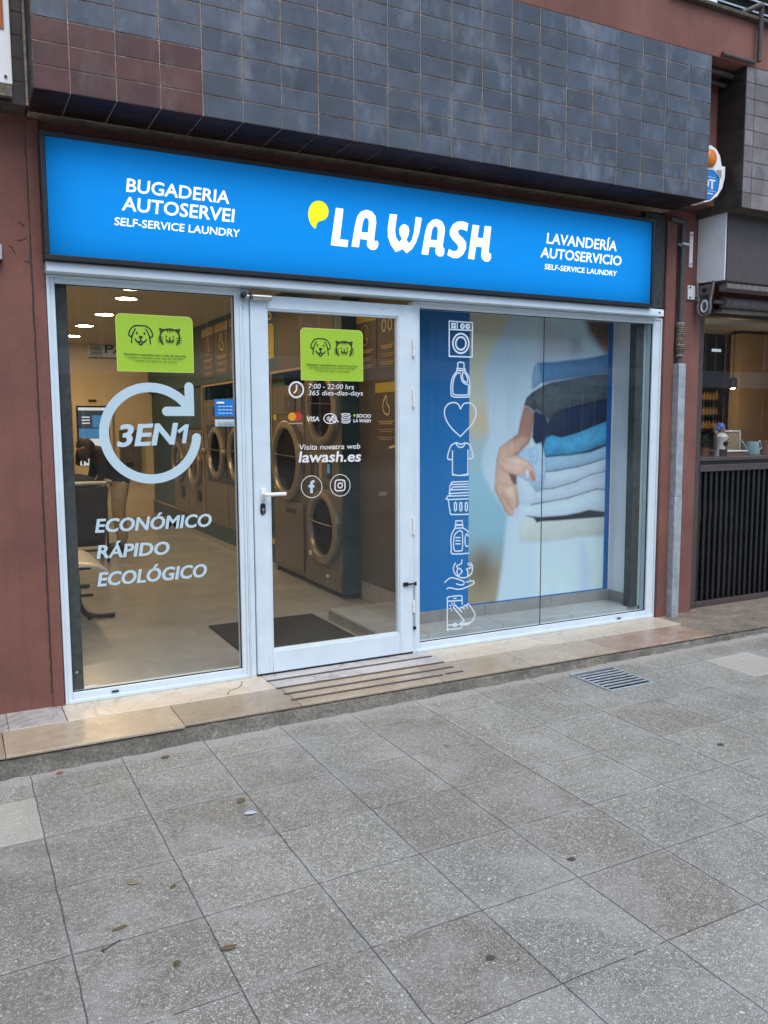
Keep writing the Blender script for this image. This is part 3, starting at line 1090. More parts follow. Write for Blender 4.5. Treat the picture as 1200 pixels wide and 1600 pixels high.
GY = 0.02
lw = fixed_window('left shop window lettered 3EN1 with a pale circular arrow', 0.0, 1.05, 0.041, 1.007, 0.0, 2.30, 0.06, 2.259)
b = MB()
b.box(0.0415, 1.0065, GY, GY + 0.008, 0.0605, 2.2585, 'glass')
lpane = b.build('pane', lw, smooth=False)
rw = fixed_window('right shop window with a column of white line icons', 2.19, 4.35, 2.236, 4.266, 0.0, 2.30, 0.06, 2.259)
seam = at(845, 900, 1, GY).x
b = MB()
b.box(2.2365, seam - 0.002, GY, GY + 0.008, 0.0605, 2.2585, 'glass_display')
rpane = b.build('pane', rw, smooth=False)
b = MB()
b.box(seam + 0.002, 4.2655, GY, GY + 0.008, 0.0605, 2.2585, 'glass_display')
b.build('pane', rw, smooth=False)
b = MB()
b.box(seam - 0.0018, seam + 0.0018, GY + 0.001, GY + 0.007, 0.0605, 2.2585, 'black')
b.build('seam', rw)
for par, px in ((lw, (180, 1080)), (rw, (967, 966))):
    p = at(*px, 1, -0.012)
    b = MB()
    b.box(p.x - 0.02, p.x + 0.02, -0.0155, -0.0122, p.z - 0.006, p.z + 0.006, 'black')
    b.build('weep_slot', par, 0.002)
# mullion between left window and door
b = MB()
b.box(1.052, 1.092, -0.004, 0.07, 0.0, 2.298, 'white')
b.box(1.060, 1.066, -0.008, -0.004, 0.0, 2.298, 'white')
b.build('mullion', lw, 0.003)

# ---- lettering on the left window
OY = GY - 0.0005
PF = on_y(OY)
b = MB()
cx, cz = 0.517, 1.474
RO, RI = 0.281, 0.229
RM, WD = (RO + RI) / 2, RO - RI
stroke(b, PF, circ((cx, cz), RM, 70, None, 38, 354), WD, 'vinyl_blue')
cor = A([(303, 650)], OY)[0]
top = A([(299.5, 600)], OY)[0]
hor = A([(258, 643)], OY)[0]
ax, az = 0.745, 1.595
stroke(b, PF, [(0.735, 1.735), (0.735, 1.597), (0.605, 1.597)], WD, 'vinyl_blue')
b.build('arrow_emblem', lpane, recalc=False, smooth=False)
b = MB()
textpx(b, '3EN', (183, 697.5), (272, 693.5), (187.5, 663.5), OY, 'vinyl_blue', 0.04, sh=0.2)
fill(b, on_y(OY), [A([(166, 1046), (199, 1046), (173, 1215), (137, 1215), (155, 1094), (112, 1126), (97, 1103)], OY, 260, 480, 1 / 5.717)], 'vinyl_blue')
b.build('lettering', lpane, recalc=False, smooth=False)
b = MB()
k4 = 420 / 1200
def q4(x, y):
    return (x * k4, 750 + y * k4)
textpx(b, 'ECONÓMICO', q4(425, 234), q4(940, 206), q4(434, 174), OY, 'vinyl_blue', 0.036, sh=0.18)
textpx(b, 'RÁPIDO', q4(432, 350), q4(752, 330), q4(441, 291), OY, 'vinyl_blue', 0.036, sh=0.18)
textpx(b, 'ECOLÓGICO', q4(435, 474), q4(918, 430), q4(443, 413), OY, 'vinyl_blue', 0.036, sh=0.18)
b.build('lettering', lpane, recalc=False, smooth=False)


def pet_sticker(parent, quad, y):
    """lime sticker with a dog and a cat; design measured in crop units of the photo"""
    k = 140 / 1200
    src = A([(85, 77), (1130, 150), (1140, 885), (110, 855)], y, 170, 480, k)
    sx0, sz0 = src[3]
    sx1 = src[2][0]
    sz1 = src[0][1]
    dst = A(quad, y)
    dx0, dz0 = dst[3]
    dx1, dz1 = dst[2][0], dst[0][1]
    def D(pts):
        o = []
        for u, v in A(pts, y, 170, 480, k):
            o.append((dx0 + (u - sx0) / (sx1 - sx0) * (dx1 - dx0), dz0 + (v - sz0) / (sz1 - sz0) * (dz1 - dz0)))
        return o
    b = MB()
    P = on_y(y)
    w, h = dx1 - dx0, dz1 - dz0
    r = 0.07 * w
    out = [(dx0, dz0), (dx1, dz0)] + circ((dx1 - r, dz1 - r), r, 8, None, 0, 90) + circ((dx0 + r, dz1 - r), r, 8, None, 90, 180)
    fill(b, P, [out], 'lime_edge')
    e = 0.004
    out2 = [(dx0 + e, dz0 + e), (dx1 - e, dz0 + e)] + circ((dx1 - r, dz1 - r), r - e, 8, None, 0, 90) + circ((dx0 + r, dz1 - r), r - e, 8, None, 90, 180)
    fill(b, P, [out2], 'lime')
    wd = 0.0060 * w / 0.34
    S = lambda pts, cl=False, ww=wd, n=5: stroke(b, P, cat(D(pts), cl, n), ww, 'ink', cl)
    S([(300, 475), (305, 420), (318, 360), (352, 290)])
    S([(555, 490), (548, 430), (530, 360), (492, 295)])
    S([(322, 350), (300, 385), (278, 388), (265, 365), (275, 320), (310, 270), (360, 248), (430, 248), (500, 258), (550, 295), (578, 345), (582, 390), (565, 405), (545, 395)])
    fill(b, P, [D(cat([(397, 390), (425, 383), (452, 392), (440, 418), (425, 427), (408, 415)], True, 4))], 'ink')
    fill(b, P, [D(circ((373, 345), 12, 14, 18))], 'ink')
    fill(b, P, [D(circ((474, 352), 12, 14, 18))], 'ink')
    S([(425, 425), (425, 450)], False, wd, 1)
    S([(352, 425), (370, 455), (400, 465), (425, 452), (450, 468), (480, 460), (500, 435)])
    S([(400, 468), (408, 490), (428, 500), (445, 490), (450, 470)])
    # cat
    S([(725, 493), (695, 450), (682, 400), (695, 345), (740, 305), (810, 293), (880, 308), (925, 345), (942, 400), (935, 455), (908, 500)])
    S([(697, 340), (680, 288), (735, 305)], False, wd, 1)
    S([(890, 308), (942, 300), (930, 350)], False, wd, 1)
    for x in (782, 810, 842):
        S([(x, 297), (x + 1, 325)], False, wd * 0.8, 1)
    fill(b, P, [D(circ((764, 391), 11, 12))], 'ink')
    fill(b, P, [D(circ((860, 395), 11, 12))], 'ink')
    fill(b, P, [D([(795, 405), (830, 407), (813, 428)])], 'ink')
    S([(813, 428), (812, 450)], False, wd * 0.9, 1)
    S([(765, 435), (780, 457), (800, 460), (812, 448), (828, 462), (850, 460), (863, 438)])
    for y0, y1, xa, xb in ((400, 402, 660, 715), (430, 432, 655, 715), (465, 460, 655, 715)):
        S([(xa, y0), (xb, y1)], False, wd * 0.6, 1)
    for y0, y1, xa, xb in ((418, 412, 905, 965), (445, 448, 905, 968), (470, 482, 905, 965)):
        S([(xa, y0), (xb, y1)], False, wd * 0.6, 1)
    for s, (xa, xb), yb, hh, bo in (('Rentadora i assecadora per a roba de mascotes.', (200, 1035), (640, 672), 30, 0.02), ('Lavadora y secadora para ropa de mascotas', (248, 985), (684, 708), 26, 0.0), ('Washer and dryer for pet clothes', (345, 905), (728, 750), 26, 0.0)):
        (u0, v0), (u1, v1), (_, vt) = D([(xa, yb[0]), (xb, yb[1]), (xa, yb[0] - hh)])
        text(b, P, s, u0, u1, v0, vt, 'ink', 0, bo, 0.002, v1 - v0)
    return b.build('pet_sticker', parent, recalc=False, smooth=False)


pet_sticker(lpane, [(180, 489), (301.8, 497.5), (303, 583), (183, 580)], OY)
# small blue notice
b = MB()
q = A([(335, 623.8), (365, 623.8), (365, 666), (336, 666)], OY)
x0, x1, z1, z0 = q[0][0], q[1][0], q[0][1], q[2][1]
fill(b, PF, [[(x0, z0), (x1, z0), (x1, z1), (x0, z1)]], 'vinyl_blue')
zz = z0 + (z1 - z0) * 0.37
fill(b, PF, [[(x0, zz), (x1, zz), (x1, z1), (x0, z1)]], 'blueink')
zz2 = z0 + (z1 - z0) * 0.26
fill(b, PF, [[(x0, zz2), (x1, zz2), (x1, zz), (x0, zz)]], 'poster_brown')
for i in range(4):
    for j in range(3):
        u = x0 + (x1 - x0) * (0.2 + 0.19 * i)
        v = zz + (z1 - zz) * (0.18 + 0.2 * j)
        stroke(b, PF, [(u, v), (u + 0.012, v)], 0.006, 'vinyl_blue')
stroke(b, PF, [(x0 + 0.015, z1 - 0.02), (x0 + 0.05, z1 - 0.02)], 0.012, 'vinyl')
for i in range(3):
    u = x0 + (x1 - x0) * (0.2 + 0.28 * i)
    stroke(b, PF, [(u, z0 + 0.017), (u + 0.018, z0 + 0.019)], 0.016, 'steel')
b.build('notice_sticker', lpane, recalc=False, smooth=False)
b = MB()
q = A([(133, 1073), (150, 1070)], OY)
stroke(b, PF, q, 0.007, 'vinyl')
b.build('small_label', lpane, recalc=False, smooth=False)

# ---- the icons on the right window
b = MB()
IW = 0.0088
def I1(pts): return A(pts, OY, 680, 490, 80 / 492)
def I2(pts): return A(pts, OY, 680, 740, 80 / 492)
def ic(f, pts, cl=False, n=5, w=IW):
    stroke(b, PF, cat(f(pts), cl, n) if n > 1 else f(pts), w, 'vinyl_ice', cl)
ic(I1, [(133, 72), (357, 88), (353, 418), (133, 410)], True, 1)
ic(I1, [(133, 152), (355, 162)], False, 1)
ic(I1, [(210, 80), (210, 152)], False, 1)
ic(I1, [(160, 98), (188, 100), (188, 134), (160, 132)], True, 1, 0.014)
ic(I1, circ((259, 121), 15, 16, 18), True, 1, 0.014)
ic(I1, circ((309, 124), 15, 16, 18), True, 1, 0.014)
ic(I1, circ((243, 287), 76, 36, 94), True, 1, 0.012)
ic(I1, circ((243, 287), 49, 30, 61), True, 1, 0.012)
# detergent bottle
ic(I1, [(213, 525), (213, 478), (222, 468), (265, 470), (273, 480), (273, 525)], False, 1)
ic(I1, [(205, 528), (282, 532), (282, 550), (205, 547)], True, 1)
ic(I1, [(207, 550), (170, 600), (150, 660), (147, 760), (165, 798), (240, 803), (320, 800), (326, 780), (328, 680), (318, 610), (282, 552)], False, 4)
ic(I1, [(240, 572), (205, 575), (175, 625), (165, 690), (165, 755), (185, 780), (300, 782), (312, 765), (312, 685), (280, 675), (250, 640), (240, 572)], False, 3)
ic(I1, [(258, 570), (285, 578), (305, 620), (305, 655), (285, 658), (262, 632)], True, 4)
# heart
ic(I1, [(238, 918), (215, 870), (170, 855), (120, 870), (88, 915), (85, 970), (110, 1040), (160, 1110), (237, 1180)], False, 4)
ic(I1, [(237, 1180), (290, 1125), (350, 1060), (385, 985), (385, 925), (355, 875), (310, 858), (265, 870), (238, 918)], False, 4)
# shirt
ic(I1, [(195, 1240), (150, 1265), (130, 1310), (113, 1390), (157, 1397), (160, 1320)], False, 3)
ic(I1, [(160, 1397), (160, 1550), (230, 1556), (308, 1540), (308, 1390)], False, 1)
ic(I1, [(285, 1240), (325, 1262), (345, 1310), (358, 1380), (312, 1390), (308, 1310)], False, 3)
ic(I1, [(192, 1245), (215, 1278), (240, 1285), (265, 1275), (285, 1243)], False, 4)
ic(I1, [(200, 1240), (240, 1255), (282, 1240)], False, 4)
# basket of folded laundry
ic(I2, [(160, 5), (220, 18), (308, 12)], False, 3)
ic(I2, [(310, 75), (165, 80), (150, 90), (155, 103), (310, 100)], False, 3)
ic(I2, [(155, 104), (135, 115), (132, 150), (150, 155), (165, 128), (310, 125)], False, 2)
ic(I2, [(150, 155), (310, 150)], False, 1)
ic(I2, [(132, 150), (128, 185), (145, 190), (310, 180)], False, 2)
ic(I2, [(135, 188), (133, 215), (310, 208)], False, 1)
ic(I2, [(310, 240), (112, 248), (105, 232), (112, 215), (135, 215)], False, 2)
ic(I2, [(118, 252), (135, 370), (160, 392), (310, 388)], False, 2)
for x in (185, 237, 289):
    ic(I2, [(x - 10, 285), (x, 275), (x + 10, 285), (x + 10, 345), (x, 357), (x - 10, 345)], True, 1, 0.009)
# softener bottle
ic(I2, [(188, 453), (250, 450), (250, 488), (188, 490)], True, 1)
ic(I2, [(183, 495), (255, 493), (255, 520), (180, 523)], True, 1)
ic(I2, [(180, 523), (150, 575), (140, 640), (145, 720), (155, 770), (310, 762)], False, 2)
ic(I2, [(255, 520), (290, 540), (308, 560)], False, 2)
ic(I2, [(250, 560), (210, 552), (175, 590), (165, 660), (170, 725), (185, 742), (235, 738), (250, 720)], True, 2)
for i, z in enumerate((612, 642, 672)):
    ic(I2, [(187, z), (228, z)], False, 1)
ic(I2, [(308, 600), (290, 575), (276, 610), (275, 660), (285, 695), (305, 692)], False, 3)
# globe over hand
ic(I2, circ((255, 910), 93, 26, 88, -30, 215)[::-1] if False else circ((255, 910), 92, 30, -88, -218, 40), False, 1)
ic(I2, [(245, 825), (240, 862), (215, 872), (192, 885), (205, 918), (195, 935), (208, 985), (248, 935), (225, 908), (205, 905)], False, 1)
ic(I2, [(345, 900), (310, 905), (288, 915), (300, 935), (300, 978), (335, 960)], False, 1)
ic(I2, [(300, 860), (318, 878), (345, 875)], False, 1)
ic(I2, [(80, 1040), (120, 1005), (160, 998), (230, 1020), (262, 1035), (258, 1062), (225, 1065), (190, 1055)], False, 4)
ic(I2, [(100, 1103), (130, 1092), (225, 1107), (345, 1060), (358, 1035), (335, 1025), (285, 1040)], False, 4)
# phone and hand
ic(I2, [(103, 1200), (115, 1180), (225, 1168), (243, 1180), (245, 1250)], False, 2)
ic(I2, [(103, 1200), (103, 1475), (115, 1490), (230, 1480), (240, 1455)], False, 2)
ic(I2, [(105, 1222), (244, 1212)], False, 1)
ic(I2, [(165, 1195), (185, 1193)], False, 1)
ic(I2, [(105, 1450), (240, 1442)], False, 1)
ic(I2, circ((175, 1448), 16, 14), True, 1)
ic(I2, [(262, 1410), (215, 1345), (165, 1285), (163, 1265), (180, 1262), (240, 1325)], False, 3)
ic(I2, [(222, 1295), (235, 1278), (255, 1285), (262, 1300)], False, 3)
ic(I2, [(255, 1283), (265, 1262), (285, 1265), (290, 1285)], False, 3)
ic(I2, [(285, 1262), (295, 1248), (315, 1262), (355, 1320), (365, 1350), (350, 1395), (315, 1425), (240, 1435)], False, 4)
ic(I2, [(262, 1410), (225, 1430), (215, 1445), (260, 1448), (305, 1440), (330, 1415)], False, 3)
for p0, p1 in (((135, 1265), (122, 1260)), ((150, 1250), (140, 1238)), ((168, 1242), (166, 1232)), ((132, 1285), (122, 1290)), ((142, 1305), (135, 1312))):
    ic(I2, [p0, p1], False, 1, 0.008)
b.build('icon_column', rpane, recalc=False, smooth=False)

# ================================================================== DOOR
dr = thing('glass_door', 'white framed glass shop door carrying opening hours and a lever handle', 'door', (2.17, 0.0, 0.0))
DY = -0.016
b = MB()
L0, L1, LB, LT = 1.0965, 2.176, 0.012, 2.2695
g0, g1, h0, h1 = 1.1955, 2.0766, 0.1456, 2.1927
b.box(L0, g0, DY, 0.035, LB, LT, 'white')
b.box(g1, L1, DY, 0.035, LB, LT, 'white')
b.box(g0, g1, DY, 0.035, LB, h0, 'white')
b.box(g0, g1, DY, 0.035, h1, LT, 'white')
b.build('leaf_frame', dr, 0.004)
b = MB()
bd = 0.009
b.box(g0, g0 + bd, DY + 0.006, 0.03, h0, h1, 'white')
b.box(g1 - bd, g1, DY + 0.006, 0.03, h0, h1, 'white')
b.box(g0 + bd, g1 - bd, DY + 0.006, 0.03, h0, h0 + bd, 'white')
b.box(g0 + bd, g1 - bd, DY + 0.006, 0.03, h1 - bd, h1, 'white')
b.build('glazing_bead', dr, 0.002)
b = MB()
b.box(g0 + bd, g1 - bd, GY - 0.008, GY, h0 + bd, h1 - bd, 'glass')
dpane = b.build('pane', dr, smooth=False)
b = MB()
b.box(2.1765, 2.189, -0.012, 0.06, 0.0, 2.29, 'white')
b.build('hinge_stile', dr, 0.002)
for z0, z1 in ((1.95, 2.06), (1.63, 1.74), (0.80, 0.91), (0.28, 0.36)):
    b = MB()
    b.cyl((2.177, DY - 0.006, z0), (2.177, DY - 0.006, (z0 + z1) / 2 - 0.002), 0.0085, 'plastic_white', 12)
    b.cyl((2.177, DY - 0.006, (z0 + z1) / 2 + 0.002), (2.177, DY - 0.006, z1), 0.0085, 'plastic_white', 12)
    b.cyl((2.177, DY - 0.006, z0 - 0.006), (2.177, DY - 0.006, z0), 0.006, 'steel', 10)
    b.build('hinge', dr)
p = at(411, 772, 1, DY)
b = MB()
b.box(p.x - 0.016, p.x + 0.016, DY - 0.012, DY, p.z - 0.035, p.z + 0.035, 'plastic_white')
b.cyl((p.x, DY - 0.012, p.z), (p.x, DY - 0.05, p.z), 0.011, 'plastic_white', 14)
b.tube([(p.x - 0.006, DY - 0.05, p.z), (p.x + 0.03, DY - 0.054, p.z), (p.x + 0.075, DY - 0.053, p.z), (p.x + 0.128, DY - 0.046, p.z - 0.001)], 0.0115, 'plastic_white', 12)
b.build('handle', dr, 0.003)
p2 = at(410.5, 795, 1, DY)
b = MB()
o = [(p2.x + a, DY - 0.001, p2.z + c) for a, c in circ((0, 0.018), 0.016, 10, None, 0, 180) + circ((0, -0.018), 0.016, 10, None, 180, 360)]
b.prism(o, (0, -0.006, 0), 'black')
b.cyl((p2.x, DY - 0.007, p2.z - 0.004), (p2.x, DY - 0.012, p2.z - 0.004), 0.009, 'chrome', 14)
b.box(p2.x - 0.0025, p2.x + 0.0025, DY - 0.0135, DY - 0.007, p2.z - 0.026, p2.z - 0.008, 'chrome')
b.build('lock', dr)
p3 = at(641, 912, 1, DY)
b = MB()
b.box(2.10, 2.135, DY - 0.012, DY, p3.z - 0.012, p3.z + 0.012, 'black')
b.cyl((2.125, DY - 0.016, p3.z), (2.186, DY - 0.016, p3.z + 0.002), 0.006, 'black', 10)
b.cyl((2.186, DY - 0.014, p3.z - 0.012), (2.186, DY - 0.014, p3.z + 0.012), 0.008, 'black', 10)
b.cyl((2.184, -0.022, 0.16), (2.184, -0.022, p3.z), 0.0045, 'steel', 8)
b.box(2.176, 2.192, -0.03, -0.012, 0.165, 0.185, 'black')
b.build('latch', dr, 0.001)
# door closer / stay
b = MB()
pa, pb = at(378, 455, 1, -0.05), at(420, 461, 1, -0.05)
b.cyl((1.10, -0.045, 2.252), (1.215, -0.045, 2.252), 0.0175, 'chrome', 18)
b.cyl((1.055, -0.045, 2.252), (1.098, -0.045, 2.252), 0.0125, 'chrome', 14)
b.cyl((1.082, -0.045, 2.252), (1.092, -0.045, 2.252), 0.0178, 'black', 14)
b.ball((1.052, -0.04, 2.256), 0.021, 'black', (1, 1, 0.85), 14)
b.box(1.035, 1.07, -0.034, -0.006, 2.235, 2.275, 'steel')
b.box(1.15, 1.19, -0.032, -0.0165, 2.235, 2.262, 'steel')
b.build('door_closer', dr, 0.001)
b = MB()
for x, z in ((1.94, 2.235), (1.965, 2.234), (1.045, 2.19), (1.053, 2.19), (1.145, 0.98)):
    y = DY if x > 1.09 else -0.0045
    b.cyl((x, y + 0.001, z), (x, y - 0.0015, z), 0.004, 'steel', 8)
b.build('screw_caps', dr)
b = MB()
for (xa, za, xb, zb_) in ((L0 + 0.078, LB + 0.002, L0 + 0.078, h0 - 0.004), (g1 + 0.02, LB + 0.002, g1 + 0.02, h0 - 0.004), (L0 + 0.078, h1 + 0.004, L0 + 0.078, LT - 0.002), (g1 + 0.02, h1 + 0.004, g1 + 0.02, LT - 0.002)):
    stroke(b, on_y(DY), [(xa, za), (xb, zb_)], 0.0016, 'steel', caps=False, base=0.0004)
b.build('leaf_joints', dr, recalc=False)
b = MB()
b.box(L0 + 0.004, L1 - 0.004, DY + 0.004, 0.03, 0.001, 0.0115, 'black')
b.build('bottom_seal', dr)

DGY = GY - 0.0085
PD = on_y(DGY)
kd = 230 / 1200
def d1(x, y): return (410 + x * kd, 470 + y * kd)
def d2(x, y): return (410 + x * kd, 740 + y * kd)
def DA(pts, f=d1): return A([f(*p) for p in pts], DGY)
pet_sticker(dpane, [(468, 511.5), (565.5, 516), (567.2, 596), (470, 594)], DGY)
b = MB()
def dc(pts, w=0.006, cl=False, n=4, f=d1, mat='vinyl'):
    q = DA(pts, f)
    stroke(b, PD, cat(q, cl, n) if n > 1 else q, w, mat, cl)
dc(circ((275, 725), 57, 32, 62), 0.0105, True, 1)
dc([(277, 688), (277, 728), (258, 750)], 0.009, False, 1)
def dt(s, lb, rb, lt, f=d1, bold=0.01, mat='vinyl'):
    textpx(b, s, f(*lb), f(*rb), f(*lt), DGY, mat, bold, sh=0.16)
dt('7:00 - 22:00 hrs', (372, 717), (742, 722), (375, 676), bold=0.004)
dt('365 dies-días-days', (372, 770), (816, 772), (376, 730), bold=0.004)
fill(b, PD, [DA(circ((241, 945), 33, 26, 35))], 'orange')
fill(b, PD, [DA(circ((289, 945), 33, 26, 35))], 'redink')
fill(b, PD, [DA([(265, 922), (272, 935), (272, 955), (265, 970), (258, 955), (258, 935)])], 'orange')
dt('mastercard', (216, 1003), (318, 1003), (216, 992), bold=0.01)
dt('VISA', (352, 981), (462, 982), (360, 943), bold=0.03)
dc(circ((549, 960), 51, 30, 40), 0.006, True, 1)
for r_ in (10, 20, 30):
    dc(circ((515, 960), r_, 8, r_ * 0.9, -45, 45), 0.004, False, 1)
dc([(545, 985), (570, 940), (612, 985)], 0.009, False, 1)
dc([(560, 965), (590, 992)], 0.009, False, 1)
for z in (928, 944, 960, 976, 990):
    xo = 6 if z in (944, 976) else 0
    dc([(640 + xo, z - 5), (650 + xo, z + 3), (672 + xo, z + 6), (700 + xo, z + 2), (708 + xo, z - 6)], 0.0055, False, 3)
dc(circ((674, 926), 33, 20, 7), 0.005, True, 1)
fill(b, PD, [DA(circ((745, 934), 9, 14, 10))], 'lime')
dt('SOCIO', (760, 951), (878, 953), (764, 923), bold=0.03)
dt('LA WASH', (735, 990), (876, 991), (739, 963), bold=0.03)
dt('Visita nuestra web', (290, 1215), (790, 1205), (296, 1171), bold=0.004)
dt('lawash.es', (290, 1316), (794, 1308), (302, 1228), bold=0.02)
b.build('lettering', dpane, recalc=False, smooth=False)
b = MB()
dc(circ((400, 107), 84, 40, 89), 0.004, True, 1, d2)
fill(b, PD, [DA([(388, 160), (388, 112), (374, 112), (374, 92), (388, 92), (388, 78), (394, 62), (408, 53), (424, 53), (424, 72), (414, 73), (410, 80), (410, 92), (424, 92), (421, 112), (410, 112), (410, 160)], d2)], 'vinyl_blue')
dc(circ((632, 95), 81, 40, 88), 0.004, True, 1, d2)
rr = [(592, 70), (600, 56), (615, 52), (650, 52), (664, 57), (671, 70), (671, 118), (663, 134), (650, 138), (612, 140), (598, 136), (591, 122)]
dc(rr, 0.0075, True, 2, d2)
dc(circ((632, 96), 18, 20, 20), 0.0075, True, 1, d2)
fill(b, PD, [DA(circ((654, 70), 4, 10, 5), d2)], 'vinyl')
b.build('social_icons', dpane, recalc=False, smooth=False)

# steel posts just inside the glass
b = MB()
b.box(0.046, 0.105, 0.045, 0.115, 0.0, 2.6, 'spangle')
b.cyl((0.07, 0.045, 0.16), (0.07, 0.038, 0.16), 0.008, 'steel', 10)
tag(b.build('steel_post', None, 0.003), 'dark spangled steel post inside the left edge of the left window', 'post')
b = MB()
b.box(4.148, 4.225, 0.05, 0.12, 0.09, 2.42, 'spangle')
b.box(4.226, 4.262, 0.06, 0.11, 0.09, 2.42, 'pale_blue')  # reflection at the glass edge, put in as a pale coloured strip
tag(b.build('steel_post', None, 0.003), 'dark steel post with a pale strip imitating a glass reflection inside the right edge of the right window', 'post')

# ================================================================== INTERIOR SHELL
b = MB()
b.poly([(0.0, 0.085, 0.0), (3.4, 0.085, 0.0), (3.4, 9.6, 0.0), (0.0, 9.6, 0.0)], 'floor')
tag(b.build('floor', None, recalc=False), 'beige tiled floor inside the laundry', None, None, 'structure')
b = MB()
b.box(-0.1, 4.6, 0.07, 9.7, 2.80, 2.95, 'ceiling')
b.build('ceiling', bld)
b = MB()
b.box(-0.1, 3.6, 9.4, 9.6, -0.1, 2.80, 'cream')
b.build('interior_wall', bld)
b = MB()
b.box(-0.1, -0.001, 0.30, 9.4, -0.1, 2.80, 'cream')
b.build('interior_wall', bld)
b = MB()
b.box(3.4, 3.6, 0.5, 9.4, -0.1, 2.80, 'teal')
b.build('interior_wall', bld)
b = MB()
b.box(2.62, 3.398, 0.42, 1.70, 0.0, 2.80, 'dark_wall')
b.build('interior_partition', bld)
# teal fascia above the machines
b = MB()
b.box(2.475, 3.40, 1.73, 9.4, 2.03, 2.80, 'teal')
b.box(2.463, 2.475, 1.74, 3.44, 2.03, 2.052, 'tan')
b.box(2.463, 2.475, 4.1, 6.12, 2.0, 2.022, 'tan')
b.box(2.463, 2.475, 6.10, 6.122, 0.27, 2.0, 'tan')
b.box(2.463, 2.475, 3.44, 3.462, 1.2, 2.052, 'tan')
b.build('machine_surround', bld)
b = MB()
b.box(2.50, 3.4, 3.44, 9.4, 0.0, 0.262, 'teal')
b.box(2.488, 2.50, 3.44, 9.4, 0.0, 0.06, 'skirting')
b.box(2.485, 3.4, 3.44, 9.4, 0.262, 0.275, 'tan')
b.build('machine_plinth', bld)

# display platform, partition and return
b = MB()
b.box(2.07, 4.26, 0.075, 1.12, 0.0, 0.09, 'plinth_floor')
b.box(2.060, 2.0695, 0.075, 1.12, 0.0, 0.084, 'skirting')
tag(b.build('display_platform', None, 0.002), 'low grey tiled platform behind the right shop window', None, None, 'structure')
PY = 0.36
dp = thing('display_partition', 'display wall with a large folded laundry poster behind the right window', 'partition', (3.3, 0.4, 0.09))
b = MB()
b.box(2.42, 4.215, PY, PY + 0.055, 0.09, 2.44, 'white_wall')
b.box(4.216, 4.34, 0.075, PY + 0.055, 0.09, 2.44, 'white_wall')
b.build('board', dp)
b = MB()
b.box(2.42, 4.34, 0.075, PY, 2.44, 2.52, 'white_wall')  # unseen lid added to keep the room lamps off the display
b.build('display_light_block', dp)
b = MB()
jx = [2.425, 2.62, 3.0, 3.62, 4.2]
for a, c in zip(jx[:-1], jx[1:]):
    b.box(a + 0.0015, c - 0.0015, PY - 0.009, PY, 0.091, 0.172, 'skirting')
b.box(4.207, 4.216, 0.13, PY - 0.002, 0.091, 0.172, 'skirting')
b.build('skirting', dp)
b = MB()
for a, c in ((0.40, 0.79), (0.793, 1.2), (1.203, 1.66)):
    b.box(2.611, 2.62, a, c, 0.0, 0.17, 'skirting')
b.build('skirting', bld)

